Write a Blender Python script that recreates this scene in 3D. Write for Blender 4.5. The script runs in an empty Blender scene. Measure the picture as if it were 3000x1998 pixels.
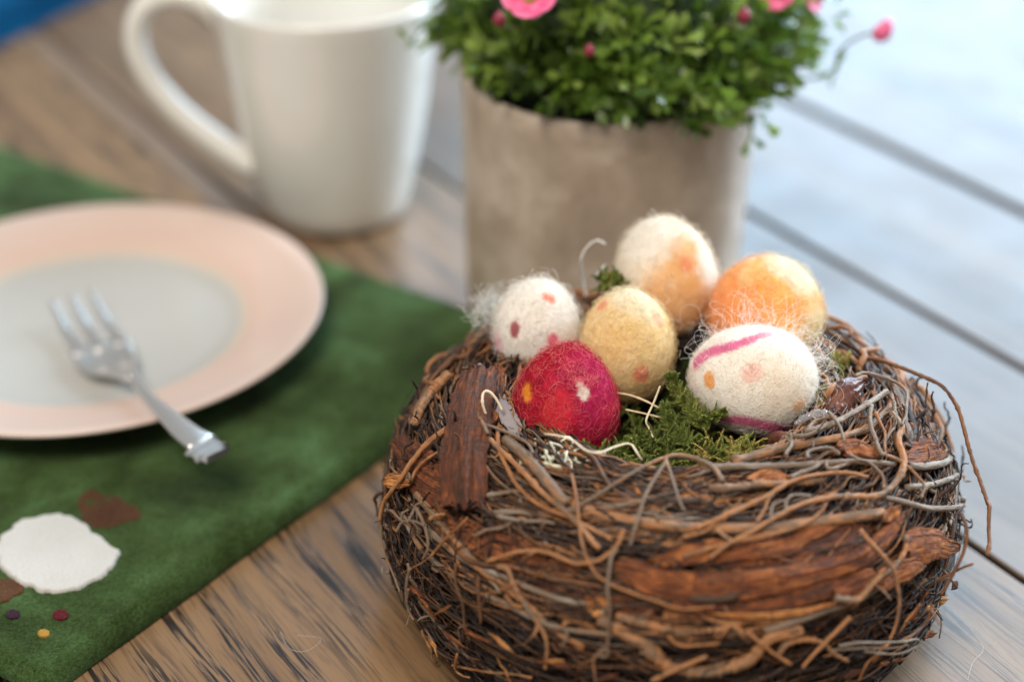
import bpy, math, random
import numpy as np
from mathutils import Vector, Euler, Matrix
rng = np.random.default_rng(7); random.seed(7)
SC = bpy.context.scene
COL = SC.collection
R = math.radians

# ------------------------------------------------------------------ camera
CAM_H, PITCH, LENS = 0.31, R(30.5), 57.6
cd = bpy.data.cameras.new('camera'); cam = bpy.data.objects.new('camera', cd); COL.objects.link(cam)
cam.location = (0, 0, CAM_H); cam.rotation_euler = (R(90) - PITCH, 0, 0)
cd.sensor_width = 36; cd.lens = LENS; cd.clip_start = 0.02; cd.clip_end = 60
cd.dof.use_dof = True; cd.dof.focus_distance = 0.447; cd.dof.aperture_fstop = 4.1; cd.dof.aperture_blades = 0
SC.camera = cam
# ------------------------------------------------------------------ world + lamps
w = bpy.data.worlds.new('World'); SC.world = w; w.use_nodes = True
bg = w.node_tree.nodes['Background']; bg.inputs[0].default_value = (0.98, 0.96, 0.93, 1); bg.inputs[1].default_value = 0.255
def area(name, loc, target, sx, sy, power, color):
    l = bpy.data.lights.new(name, 'AREA'); l.shape = 'RECTANGLE'; l.size = sx; l.size_y = sy; l.energy = power; l.color = color
    o = bpy.data.objects.new(name, l); COL.objects.link(o); o.location = loc
    o.rotation_euler = (Vector(target) - Vector(loc)).to_track_quat('-Z', 'Y').to_euler()
    return o
area('window_light', (1.75, 1.70, 1.12), (0.0, 0.52, 0.03), 1.10, 1.0, 66, (0.74, 0.88, 1.0))
area('far_window_light', (0.95, 2.9, 1.15), (0.10, 0.60, 0.0), 1.9, 1.9, 60, (0.50, 0.75, 1.0))
area('room_light', (-0.40, -0.45, 1.70), (0.0, 0.45, 0.0), 0.8, 0.8, 24, (1.0, 0.92, 0.82))
SC.view_settings.view_transform = 'Standard'; SC.view_settings.look = 'None'
SC.view_settings.exposure = 0.62; SC.view_settings.gamma = 1.0
SC.cycles.use_denoising = True; SC.cycles.adaptive_threshold = 0.006; SC.cycles.max_bounces = 8; SC.cycles.sample_clamp_indirect = 3

# ------------------------------------------------------------------ pixel -> place helpers (photo pixels 3000x1998)
FP = 3000 * LENS / 36
def ray(px, py):
    x = (px - 1500) / FP; y = -(py - 999) / FP
    return np.array([x, math.cos(PITCH) + y * math.sin(PITCH), -math.sin(PITCH) + y * math.cos(PITCH)])
def at_z(px, py, z=0.0):
    d = ray(px, py); return np.array([0, 0, CAM_H]) + d * ((z - CAM_H) / d[2])
def at_y(px, py, y):
    d = ray(px, py); return np.array([0, 0, CAM_H]) + d * (y / d[1])
def at_depth(px, py, t): return np.array([0, 0, CAM_H]) + ray(px, py) * t
Z3 = lambda x, y: (2000 + x * .6365, 1000 + y * .6365)
ZA = lambda x, y: (1650 + x * .4453, 1300 + y * .4453)
ZB = lambda x, y: (1050 + x * .5089, 1200 + y * .5089)
ZC = lambda x, y: (2300 + x * .3188, 1000 + y * .3188)
ZD = lambda x, y: (1050 + x * .287, 1150 + y * .287)
Z1 = lambda x, y: (1350 + x * .5102, 600 + y * .5102)
DS = lambda x, y: (x * 1.2744, y * 1.2744)

# ------------------------------------------------------------------ node helpers
class N:
    def __init__(s, name):
        s.m = bpy.data.materials.new(name); s.m.use_nodes = True; s.t = s.m.node_tree; s.b = s.t.nodes['Principled BSDF']
    def n(s, typ, **kw):
        o = s.t.nodes.new(typ)
        for k, v in kw.items(): setattr(o, k, v)
        return o
    def link(s, a, b): s.t.links.new(a, b)
    def val(s, sock, v):
        if isinstance(v, (int, float, tuple, list)): sock.default_value = v
        else: s.link(v, sock)
    def coord(s, kind='Object'): return s.n('ShaderNodeTexCoord').outputs[kind]
    def attr(s, name, out='Fac'): return s.n('ShaderNodeAttribute', attribute_name=name).outputs[out]
    def vm(s, op, a, b=(0, 0, 0), out=0):
        o = s.n('ShaderNodeVectorMath', operation=op); s.val(o.inputs[0], a); s.val(o.inputs[1], b); return o.outputs[out]
    def ma(s, op, a, b=0.0, clamp=False):
        o = s.n('ShaderNodeMath', operation=op, use_clamp=clamp); s.val(o.inputs[0], a); s.val(o.inputs[1], b); return o.outputs[0]
    def noise(s, vec, scale, detail=3, rough=.55, dist=0, out='Fac'):
        o = s.n('ShaderNodeTexNoise'); s.link(vec, o.inputs['Vector']); o.inputs['Scale'].default_value = scale
        o.inputs['Detail'].default_value = detail; o.inputs['Roughness'].default_value = rough; o.inputs['Distortion'].default_value = dist
        return o.outputs[out]
    def ramp(s, fac, stops, interp='LINEAR'):
        o = s.n('ShaderNodeValToRGB'); s.link(fac, o.inputs[0]); cr = o.color_ramp; cr.interpolation = interp
        while len(cr.elements) < len(stops): cr.elements.new(.5)
        for e, (p, c) in zip(cr.elements, stops):
            e.position = p; e.color = (c if isinstance(c, tuple) else (c, c, c)) + (1,)
        return o.outputs[0]
    def mix(s, f, a, b, mode='MIX'):
        o = s.n('ShaderNodeMix', data_type='RGBA', blend_type=mode)
        s.val(o.inputs[0], f)
        for i, v in ((6, a), (7, b)):
            s.val(o.inputs[i], v + (1,) if isinstance(v, tuple) and len(v) == 3 else v)
        return o.outputs[2]
    def mr(s, v, a, b, c=0.0, d=1.0, smooth=False):
        o = s.n('ShaderNodeMapRange'); s.link(v, o.inputs[0]); o.inputs[1].default_value = a; o.inputs[2].default_value = b
        o.inputs[3].default_value = c; o.inputs[4].default_value = d
        if smooth: o.interpolation_type = 'SMOOTHSTEP'
        return o.outputs[0]
    def bump(s, h, strength, dist):
        o = s.n('ShaderNodeBump'); o.inputs['Strength'].default_value = strength; o.inputs['Distance'].default_value = dist
        s.link(h, o.inputs['Height']); s.link(o.outputs[0], s.b.inputs['Normal'])
    def set(s, **kw):
        for k, v in kw.items():
            s.val(s.b.inputs[k.replace('_', ' ')], v)
        return s
def plain(name, col, rough=.5, **kw):
    a = N(name); a.set(Base_Color=col + (1,), Roughness=rough, **kw); return a.m

# ------------------------------------------------------------------ mesh helpers
class MB:
    """collects quads/tris with per-vertex tint and a bark coordinate"""
    def __init__(s): s.v = []; s.f = []; s.t = []; s.c = []; s.n = 0
    def add(s, v, f, tint=0.5, bc=None):
        v = np.asarray(v, float); s.v.append(v)
        s.f += [tuple(int(i) + s.n for i in q) for q in f]
        s.t.append(np.broadcast_to(np.asarray(tint, float), (len(v),)).copy()); s.c.append(v.copy() if bc is None else bc); s.n += len(v)
    def build(s, name, mat, parent=None, smooth=True):
        me = bpy.data.meshes.new(name); me.from_pydata(np.concatenate(s.v).tolist(), [], s.f)
        a = me.attributes.new('tint', 'FLOAT', 'POINT'); a.data.foreach_set('value', np.concatenate(s.t))
        a = me.attributes.new('bark', 'FLOAT_VECTOR', 'POINT'); a.data.foreach_set('vector', np.concatenate(s.c).ravel())
        if smooth: me.shade_smooth()
        for m in (mat if isinstance(mat, list) else [mat]): me.materials.append(m)
        me.update()
        o = bpy.data.objects.new(name, me); COL.objects.link(o)
        if parent: o.parent = parent
        return o
def resample(P, n, closed=False):
    P = np.asarray(P, float)
    if len(P) == 2: P = np.array([P[0], (P[0] + P[1]) / 2, P[1]])
    # catmull-rom
    Q = np.vstack([2 * P[0] - P[1], P, 2 * P[-1] - P[-2]]); out = []
    for i in range(1, len(Q) - 2):
        p0, p1, p2, p3 = Q[i - 1:i + 3]
        for t in np.linspace(0, 1, 9)[:-1]:
            out.append(.5 * ((2 * p1) + (-p0 + p2) * t + (2 * p0 - 5 * p1 + 4 * p2 - p3) * t * t + (-p0 + 3 * p1 - 3 * p2 + p3) * t ** 3))
    out.append(P[-1]); out = np.array(out)
    L = np.r_[0, np.cumsum(np.linalg.norm(np.diff(out[:, :3], axis=0), axis=1))]
    s = np.linspace(0, L[-1], n)
    return np.stack([np.interp(s, L, out[:, k]) for k in range(out.shape[1])], 1)
_fc = {}
def tube_faces(n, k):
    if (n, k) not in _fc:
        F = [(i * k + j, i * k + (j + 1) % k, (i + 1) * k + (j + 1) % k, (i + 1) * k + j) for i in range(n - 1) for j in range(k)]
        F += [tuple(range(k))[::-1], tuple((n - 1) * k + j for j in range(k))]
        _fc[(n, k)] = F
    return _fc[(n, k)]
def tube(mb, P, rad, k=5, tint=.5, flat=1.0, wob=0.0, ref=None):
    P = np.asarray(P, float); n = len(P); rad = np.broadcast_to(rad, (n,)) * (1 + wob * rng.normal(size=n) + (.35 * (rng.uniform(size=n) < .07) if wob >= .05 else 0))
    T = np.gradient(P, axis=0); T /= np.linalg.norm(T, axis=1)[:, None] + 1e-12
    if ref is None:
        _, _, V = np.linalg.svd(T, full_matrices=False); ref = V[-1]
    A = np.cross(T, ref); A /= np.linalg.norm(A, axis=1)[:, None] + 1e-9; B = np.cross(T, A)
    a = np.arange(k) * 2 * math.pi / k
    v = P[:, None] + (A[:, None] * np.cos(a)[None, :, None] + B[:, None] * (flat * np.sin(a))[None, :, None]) * rad[:, None, None]
    L = np.r_[0, np.cumsum(np.linalg.norm(np.diff(P, axis=0), axis=1))]
    sd = rng.uniform(0, 5)
    bc = np.stack([np.repeat(L[:, None], k, 1) + sd, rad[:, None] * np.cos(a) + sd, rad[:, None] * np.sin(a) + 0 * L[:, None]], -1)
    mb.add(v.reshape(-1, 3), tube_faces(n, k), tint if np.isscalar(tint) else np.repeat(tint, k), bc.reshape(-1, 3))
def lathe(mb, prof, k=72, tint=.5, jig=None):
    prof = np.asarray(prof, float); n = len(prof); a = np.arange(k) * 2 * math.pi / k
    v = np.stack([prof[:, :1] * np.cos(a), prof[:, :1] * np.sin(a), np.repeat(prof[:, 1:], k, 1)], -1)
    if jig is not None: v = jig(v, a)
    F = [(i * k + j, i * k + (j + 1) % k, (i + 1) * k + (j + 1) % k, (i + 1) * k + j) for i in range(n - 1) for j in range(k)]
    mb.add(v.reshape(-1, 3), F, tint)
def empty(name, loc, label=None, cat=None, group=None, kind=None, rz=0):
    o = bpy.data.objects.new(name, None); COL.objects.link(o); o.location = tuple(loc); o.rotation_euler = (0, 0, rz); o.empty_display_size = .01
    return tag(o, label, cat, group, kind)
def tag(o, label=None, cat=None, group=None, kind=None):
    if label: o['label'] = label
    if cat: o['category'] = cat
    if group: o['group'] = group
    if kind: o['kind'] = kind
    return o
def hairs(name, strands, rad, mat, parent=None):
    """strands: list of (n,3) arrays"""
    hc = bpy.data.hair_curves.new(name); hc.add_curves([len(s) for s in strands])
    P = np.concatenate(strands).astype(np.float32); hc.attributes['position'].data.foreach_set('vector', P.ravel()) if 'position' in hc.attributes else hc.position_data.foreach_set('vector', P.ravel())
    ra = hc.attributes.get('radius') or hc.attributes.new('radius', 'FLOAT', 'POINT')
    rr = np.concatenate([np.full(len(s), r) * np.linspace(1, .55, len(s)) for s, r in zip(strands, np.broadcast_to(rad, (len(strands),)))])
    ra.data.foreach_set('value', rr.astype(np.float32)); hc.materials.append(mat)
    o = bpy.data.objects.new(name, hc); COL.objects.link(o)
    if parent: o.parent = parent
    return o
def strip_mb(mb, P, Nn, width, arch=.25, thick=.0012, tint=.5, nx=13, ridge=.0004, seed=0, taper=(.1, .1)):
    """bark strip along P with surface normals Nn; width array or scalar"""
    r2 = np.random.default_rng(seed); n = len(P); W = np.broadcast_to(width, (n,)).copy()
    s = np.linspace(0, 1, n); W *= np.clip(s / max(taper[0], 1e-3), .25, 1) ** .7 * np.clip((1 - s) / max(taper[1], 1e-3), .25, 1) ** .7
    T = np.gradient(P, axis=0); T /= np.linalg.norm(T, axis=1)[:, None]
    S = np.cross(T, Nn); S /= np.linalg.norm(S, axis=1)[:, None]; U = np.cross(S, T)
    u = np.linspace(-1, 1, nx)
    ph = r2.uniform(0, 9, 8)
    edge = 1 + .05 * np.sin(s[:, None] * 17 + ph[0] + u[None] * 2) + .03 * np.sin(s[:, None] * 71 + ph[1] + 2 * u[None]) + .012 * r2.normal(size=(n, 1))
    h = -arch * .55 * W[:, None] * .5 * u[None] ** 2
    col = r2.normal(size=nx); slow = np.cumsum(r2.normal(size=(n, nx)) * .35, 0); slow -= slow.mean(0); slow = np.clip(slow, -1.5, 1.5)
    h = h + ridge * (.8 * col[None] + .5 * slow + .30 * r2.normal(size=(n, nx))) + ridge * 1.2 * np.sin(s[:, None] * 9 + ph[2])
    jag = np.zeros((n, nx)); L = np.linalg.norm(P[-1] - P[0])
    jag[-1] = r2.uniform(-1.2, 1.0, nx) * .0016; jag[0] = r2.uniform(-1.0, 1.2, nx) * .0016
    V = P[:, None] + S[:, None] * (u[None] * W[:, None] * .5 * edge)[..., None] + U[:, None] * h[..., None] + T[:, None] * jag[..., None]
    Vb = V - U[:, None] * (thick * (1 - .3 * u[None, :, None] ** 2))
    m = n * nx
    F = [(i * nx + j, i * nx + j + 1, (i + 1) * nx + j + 1, (i + 1) * nx + j) for i in range(n - 1) for j in range(nx - 1)]
    F2 = [tuple(m + q for q in f[::-1]) for f in F]
    B = []
    for i in range(n - 1):
        B.append((i * nx, (i + 1) * nx, m + (i + 1) * nx, m + i * nx)); a = i * nx + nx - 1; b = a + nx; B.append((b, a, m + a, m + b))
    for j in range(nx - 1):
        B.append((j + 1, j, m + j, m + j + 1)); a = (n - 1) * nx + j; B.append((a, a + 1, m + a + 1, m + a))
    Ls = np.r_[0, np.cumsum(np.linalg.norm(np.diff(P, axis=0), axis=1))]
    bc = np.stack([np.repeat(Ls[:, None], nx, 1) + seed * .37, u[None] * W[:, None] * .5 + seed * .11, h], -1).reshape(-1, 3)
    mb.add(np.concatenate([V.reshape(-1, 3), Vb.reshape(-1, 3)]), F + F2 + B, tint, np.concatenate([bc, bc + .01]))

# ================================================================== MATERIALS
# --- oak table
def oak():
    a = N('oak'); g = a.attr('grain', 'Vector')
    sep = a.n('ShaderNodeSeparateXYZ'); a.link(g, sep.inputs[0])
    warp = a.noise(a.vm('MULTIPLY', g, (1.6, 6, 1)), 3.2, 2, .5, 0, 'Color')
    w2 = a.vm('SUBTRACT', warp, (.5, .5, .5))
    gw = a.vm('ADD', g, a.vm('MULTIPLY', w2, (0.0, .022, 0)))
    tone = a.noise(a.vm('MULTIPLY', gw, (1.5, 22, 1)), 1.6, 4, .6)
    base = a.mix(a.mr(a.attr('tint'), .3, 1.0), a.ramp(tone, [(.28, (.095, .064, .041)), (.5, (.145, .101, .068)), (.72, (.195, .141, .098))]), a.ramp(tone, [(.28, (.130, .072, .034)), (.5, (.225, .132, .065)), (.72, (.305, .187, .098))]))
    # growth-ring bands of open pores
    wv = a.n('ShaderNodeTexWave', wave_type='BANDS', bands_direction='Y', wave_profile='SIN')
    a.link(gw, wv.inputs['Vector']); wv.inputs['Scale'].default_value = 26; wv.inputs['Distortion'].default_value = 1.6
    wv.inputs['Detail'].default_value = 3; wv.inputs['Detail Scale'].default_value = .55; wv.inputs['Detail Roughness'].default_value = .6
    bands = a.mr(wv.outputs['Fac'], .14, .50)
    pores = a.noise(a.vm('MULTIPLY', gw, (22, 760, 1)), 1.5, 3, .62)
    por = a.mr(pores, .485, .53)
    zone = a.mr(a.noise(a.vm('MULTIPLY', gw, (7, 30, 1)), 1.5, 2, .5), .30, .50)
    strokes = a.ma('MULTIPLY', a.ma('MULTIPLY', por, bands), zone)
    fine = a.mr(a.noise(a.vm('MULTIPLY', gw, (60, 1500, 1)), 1.2, 2, .6), .54, .68)
    dark = a.ma('MULTIPLY', a.ma('MAXIMUM', strokes, a.ma('MULTIPLY', fine, .45)), a.attr('tint'))
    col = a.mix(a.ma('MULTIPLY', dark, .95), base, (.010, .008, .008))
    a.set(Base_Color=col, Roughness=a.mr(a.noise(a.coord(), 30, 3), .3, .7, .30, .42), IOR=1.48, Coat_Weight=0.0, Coat_Roughness=.28)
    a.bump(a.ma('ADD', a.ma('MULTIPLY', dark, -1.0), a.ma('MULTIPLY', tone, .25)), .18, .0004)
    return a.m
OAK = oak()
UNDER = plain('dark_gap_underlay', (.028, .019, .013), .8)
# --- twigs
def twig_mat():
    a = N('twig_bark'); t = a.attr('tint'); b = a.attr('bark', 'Vector')
    n1 = a.noise(a.vm('MULTIPLY', b, (90, 420, 420)), 1.6, 4, .65)
    n2 = a.noise(a.vm('MULTIPLY', b, (60, 60, 60)), 1.0, 2, .5)
    tt = a.ma('ADD', a.ma('ADD', t, a.ma('MULTIPLY', a.ma('SUBTRACT', n1, .5), .60)), a.ma('MULTIPLY', a.ma('SUBTRACT', n2, .5), .28), True)
    c = a.ramp(tt, [(.0, (.016, .010, .008)), (.22, (.034, .020, .015)), (.42, (.085, .040, .020)), (.58, (.22, .090, .032)), (.70, (.40, .175, .065)), (.80, (.155, .100, .062)), (.92, (.22, .160, .115)), (1, (.31, .265, .215))])
    a.set(Base_Color=c, Roughness=a.mr(n1, .3, .7, .48, .75), Specular_IOR_Level=.4)
    a.bump(n1, 1.0, .0009); return a.m
TWIG = twig_mat()
def strip_mat():
    a = N('peeled_bark'); t = a.attr('tint'); b = a.attr('bark', 'Vector')
    fib = a.noise(a.vm('MULTIPLY', b, (110, 1500, 600)), 1.3, 5, .68)
    pat = a.noise(a.vm('MULTIPLY', b, (130, 420, 160)), 1.2, 5, .68, .5)
    crk = a.noise(a.vm('MULTIPLY', b, (700, 90, 50)), 1.0, 2, .5)
    tt = a.ma('ADD', a.ma('ADD', t, a.ma('MULTIPLY', a.ma('SUBTRACT', pat, .5), 1.15)), a.ma('MULTIPLY', a.ma('SUBTRACT', fib, .5), .35), True)
    c = a.ramp(tt, [(.0, (.030, .015, .010)), (.25, (.070, .028, .015)), (.48, (.16, .048, .019)), (.64, (.35, .108, .032)), (.82, (.60, .23, .062)), (1, (.74, .37, .13))])
    c = a.mix(a.mr(crk, .60, .74, 0, .55), c, (.03, .014, .009)); c = a.mix(a.mr(fib, .36, .50, .75, 0), c, (.030, .014, .010))
    a.set(Base_Color=c, Roughness=a.mr(pat, .3, .7, .55, .85), Specular_IOR_Level=.35)
    a.bump(a.ma('ADD', fib, a.ma('MULTIPLY', crk, .6)), 1.0, .0011); return a.m
STRIP = strip_mat()
CORE = plain('nest_core_dark', (.022, .014, .010), .95)  # near-black base holds the shade deep between twigs; soil reuses it
def moss_mat(name, stops):
    a = N(name); t = a.attr('tint'); n = a.noise(a.coord(), 260, 2)
    c = a.ramp(a.ma('ADD', t, a.ma('MULTIPLY', a.ma('SUBTRACT', n, .5), .4), True), stops)
    a.set(Base_Color=c, Roughness=.7, Specular_IOR_Level=.3); a.b.inputs['Subsurface Weight'].default_value = 0
    return a.m
MOSS = moss_mat('feather_moss', [(0, (.030, .042, .010)), (.35, (.13, .165, .03)), (.6, (.30, .36, .08)), (.8, (.46, .38, .11)), (1, (.62, .44, .15))])
LICHEN = moss_mat('pale_lichen', [(0, (.36, .38, .27)), (.5, (.62, .60, .44)), (1, (.80, .77, .62))])
STRAW = moss_mat('dry_straw', [(0, (.30, .20, .10)), (.5, (.56, .42, .24)), (1, (.76, .64, .46))])
FLUFF = moss_mat('pale_wool_wisp', [(0, (.55, .54, .50)), (1, (.82, .80, .77))])

# ================================================================== TABLE
SEAM = plain('shaded_seam', (.050, .028, .018), .8, Specular_IOR_Level=.2)  # plank side walls coloured dark so the gaps read as shade
table = empty('wooden_table', (0, .7, 0), 'varnished oak plank table top with dark grain under everything', 'table')
PD = np.array([math.cos(R(-57)), math.sin(R(-57))]); PN = np.array([.839, .545])
gaps = [(-.14, .0045), (-.02, .004), (.068, .004), (.2485, .0110), (.3385, .0020), (.4316, .0028), (.5312, .0068), (.85, .005), (.96, .005), (1.08, .005), (1.2, .005)]
for i in range(len(gaps) - 1):
    a0 = gaps[i][0] + gaps[i][1] / 2; a1 = gaps[i + 1][0] - gaps[i + 1][1] / 2
    s0, s1 = -1.35, 1.0; bv = .0009; z1 = rng.uniform(-.0003, .0003) - .0005
    mb = MB(); pr = [(a0, -.02), (a0, z1 - bv * 1.2), (a0 + bv * .4, z1 - bv * .3), (a0 + bv * 1.3, z1), ((a0 + a1) / 2, z1 - .0001), (a1 - bv * 1.3, z1), (a1 - bv * .4, z1 - bv * .3), (a1, z1 - bv * 1.2), (a1, -.02)]
    ss = np.linspace(s0, s1, 9); V = []; G = []
    for s in ss:
        for (n_, z_) in pr:
            xy = PD * s + PN * n_; V.append((xy[0], xy[1] - .7, z_)); G.append((s + i * 3.7, n_ + i * 1.31, i * 2.0))
    k = len(pr); F = [(p * k + q, p * k + q + 1, (p + 1) * k + q + 1, (p + 1) * k + q) for p in range(len(ss) - 1) for q in range(k - 1)] + [tuple(range(k))[::-1], tuple((len(ss) - 1) * k + q for q in range(k))]
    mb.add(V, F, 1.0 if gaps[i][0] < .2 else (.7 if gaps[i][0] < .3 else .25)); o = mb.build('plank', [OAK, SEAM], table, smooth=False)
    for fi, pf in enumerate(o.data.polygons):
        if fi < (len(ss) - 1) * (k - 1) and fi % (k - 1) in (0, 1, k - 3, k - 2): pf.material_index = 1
    at = o.data.attributes.new('grain', 'FLOAT_VECTOR', 'POINT'); at.data.foreach_set('vector', np.array(G).ravel())
mb = MB(); mb.add([(-3, -1.5, -.014), (3, -1.5, -.014), (3, 2, -.014), (-3, 2, -.014), (-3, -1.5, -.03), (3, -1.5, -.03), (3, 2, -.03), (-3, 2, -.03)], [(0, 1, 2, 3), (7, 6, 5, 4), (0, 4, 5, 1), (1, 5, 6, 2), (2, 6, 7, 3), (3, 7, 4, 0)])
mb.build('underboard', UNDER, table, smooth=False)
JOINT = plain('joint_wood', (.045, .022, .014), .95, Specular_IOR_Level=.05)
JOINT_WIDE = plain('joint_wood_wide', (.15, .10, .065), .6)
for g_, w_ in gaps[1:-1]:
    mb = MB(); V = []
    for s in (-1.35, 1.0):
        zt_ = -.0022 if w_ > .0095 else -.0125
        for q, z_ in ((-.5, zt_), (.5, zt_)):
            xy = PD * s + PN * (g_ + q * w_ * .98); V.append((xy[0], xy[1] - .7, z_))
        for q in (.5, -.5):
            xy = PD * s + PN * (g_ + q * w_ * .98); V.append((xy[0], xy[1] - .7, -.0136))
    mb.add(V, [(0, 1, 5, 4), (1, 2, 6, 5), (2, 3, 7, 6), (3, 0, 4, 7), (3, 2, 1, 0), (4, 5, 6, 7)]); mb.build('joint_strip', JOINT_WIDE if w_ > .0095 else JOINT, table, smooth=False)
TZ = 0.0

# ================================================================== FELT MAT
def felt_mat(name, stops, scale=34):
    a = N(name); c0 = a.coord()
    big = a.noise(c0, scale, 4, .6, .3); fine = a.noise(c0, 900, 3, .7)
    c = a.ramp(a.ma('ADD', a.ma('MULTIPLY', big, .62), a.ma('MULTIPLY', fine, .38)), stops)
    a.set(Base_Color=c, Roughness=1.0, Specular_IOR_Level=.1, Sheen_Weight=.04, Sheen_Roughness=.5)
    a.bump(a.ma('ADD', fine, a.ma('MULTIPLY', big, .6)), .8, .0012); return a.m
GREEN = felt_mat('green_felt', [(.32, (.010, .020, .004)), (.44, (.030, .052, .012)), (.53, (.050, .090, .026)), (.64, (.085, .165, .066))])
mcorner = np.array([.0098, .521]); e1 = np.array([-.82, .572]); e1 /= np.linalg.norm(e1); e2 = np.array([-.59, -.807]); e2 /= np.linalg.norm(e2)
LM1, LM2 = .37, .232
mat_o = empty('felt_placemat', (mcorner[0], mcorner[1], 0), 'thick green felted wool placemat under the peach rimmed plate', 'placemat')
def mat_pt(u, v): return mcorner + e1 * u + e2 * v
nu, nv = 150, 100; mb = MB(); TH = .0075
U = np.linspace(0, 1, nu); Vv = np.linspace(0, 1, nv)
def wn(x, s): return np.sin(x * 31 + s) * .4 + np.sin(x * 77 + s * 2.3) * .25 + np.sin(x * 13.7 + s * 1.7) * .6
P = np.zeros((nu, nv, 3)); 
uu, vv = np.meshgrid(U * LM1, Vv * LM2, indexing='ij')
du = np.minimum(U, 1 - U)[:, None] * LM1; dv = np.minimum(Vv, 1 - Vv)[None] * LM2
uu = uu + .0003 * wn(vv * 3, 1.0) * (1 - U[:, None]); vv2 = vv + .00025 * wn(uu * 3, 4.0) * Vv[None]
edge = np.minimum(du + 0 * dv, dv + 0 * du); hz = TH * np.sqrt(np.clip(1 - (1 - np.clip(edge / .0016, 0, 1)) ** 2, 0, 1))
hz = np.maximum(hz, .0012) + .00016 * rng.normal(size=hz.shape) * (edge > .001) + .00025 * np.sin(uu * 40) * np.sin(vv * 50)
xy = e1[None, None] * uu[..., None] + e2[None, None] * vv2[..., None]
P[..., :2] = xy; P[..., 2] = hz + .0002
F = [(i * nv + j, (i + 1) * nv + j, (i + 1) * nv + j + 1, i * nv + j + 1) for i in range(nu - 1) for j in range(nv - 1)]
Pb = P.copy(); Pb[..., 2] = .0002; m = nu * nv
bd = [(i, 0) for i in range(nu)] + [(nu - 1, j) for j in range(1, nv)] + [(i, nv - 1) for i in range(nu - 2, -1, -1)] + [(0, j) for j in range(nv - 2, 0, -1)]
ids = [i * nv + j for i, j in bd]
F += [(ids[k], m + ids[k], m + ids[(k + 1) % len(ids)], ids[(k + 1) % len(ids)]) for k in range(len(ids))]
mb.add(np.concatenate([P.reshape(-1, 3), Pb.reshape(-1, 3)]), F); mb.build('felt_sheet', GREEN, mat_o)
# nap fibres, near part only
st = []
for _ in range(22000):
    u_ = rng.uniform(.0, LM1 * .97); v_ = LM2 * (1 - rng.uniform(0, 1) ** 1.3 * .98)
    b = e1 * u_ + e2 * v_; z = TH + .0001; a = rng.uniform(0, 6.28); l = rng.uniform(.0010, .0034); c = rng.uniform(-2, 2)
    t = np.linspace(0, 1, 4); st.append(np.stack([b[0] + l * t * np.cos(a + c * t), b[1] + l * t * np.sin(a + c * t), z + l * rng.uniform(.05, .35) * np.sin(t * 2.6)], 1))
for _ in range(2500):     # along the near edge
    u_ = rng.uniform(0, LM1 * .9); b = e1 * u_ + e2 * (LM2 + .0006); z = rng.uniform(.001, TH); a = math.atan2(e2[1], e2[0]) + rng.normal() * 1.0; l = rng.uniform(.0006, .0022)
    t = np.linspace(0, 1, 4); st.append(np.stack([b[0] + l * t * np.cos(a + t), b[1] + l * t * np.sin(a + t), z + l * .3 * np.sin(t * 2.6)], 1))
NAP = felt_mat('green_felt_nap', [(.3, (.03, .05, .012)), (.5, (.07, .14, .035)), (.66, (.14, .28, .10))])
tag(hairs('felt_nap', st, .000055, NAP, mat_o), kind='stuff')
def patch(name, pts, mat, h=.0007, label=None):
    C = np.array([at_z(*p, TH)[:2] for p in pts]); c = C.mean(0); an = np.arctan2(C[:, 1] - c[1], C[:, 0] - c[0]); rd = np.hypot(*(C - c).T); o_ = np.argsort(an); an, rd = an[o_], rd[o_]
    aa = np.linspace(-math.pi, math.pi, 91)[:-1]; rr = np.interp(aa, np.r_[an - 2 * math.pi, an, an + 2 * math.pi], np.r_[rd, rd, rd])
    rr = (np.roll(rr, 1) + 2 * rr + np.roll(rr, -1)) / 4 * (1 + .014 * rng.normal(size=90) + .02 * np.sin(aa * 11 + pts[0][0]) + .015 * np.sin(aa * 17)); P = c + np.stack([np.cos(aa), np.sin(aa)], 1) * rr[:, None]
    mb = MB(); V = []; k = len(P)
    for s, z in ((1.0, -.0004), (.985, h * .7), (.96, h), (.93, h), (.90, h), (.6, h), (.3, h)):
        q = c + (P - c) * s; V += [(a[0] - mcorner[0], a[1] - mcorner[1], TH + z + .0003) for a in q]
    V.append((c[0] - mcorner[0], c[1] - mcorner[1], TH + h + .0003))
    F = [(i * k + j, i * k + (j + 1) % k, (i + 1) * k + (j + 1) % k, (i + 1) * k + j) for i in range(6) for j in range(k)] + [(6 * k + j, 6 * k + (j + 1) % k, 7 * k) for j in range(k)]
    mb.add(V, F); o = mb.build(name, mat, mat_o)
    if label: o['label'] = label
    return o
FW = felt_mat('white_felt', [(.3, (.50, .48, .44)), (.6, (.60, .58, .54))]); FB = felt_mat('brown_felt', [(.3, (.045, .018, .009)), (.6, (.105, .045, .021))])
patch('felt_flower', [(-12, 1600), (40, 1545), (120, 1512), (200, 1515), (262, 1560), (305, 1590), (350, 1628), (330, 1665), (290, 1700), (235, 1722), (195, 1738), (110, 1730), (65, 1712), (10, 1668)], FW, .0011, 'large white felted flower blob')
patch('felt_leaf', [(262, 1432), (300, 1455), (370, 1480), (420, 1515), (360, 1535), (300, 1550), (262, 1540), (240, 1505)], FB, .0003, 'brown felted leaf beside the white blob')
patch('felt_leaf', [(-10, 1700), (50, 1708), (70, 1732), (40, 1748), (-10, 1770)], FB, .0003, 'brown felted leaf below the white blob')
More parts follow.
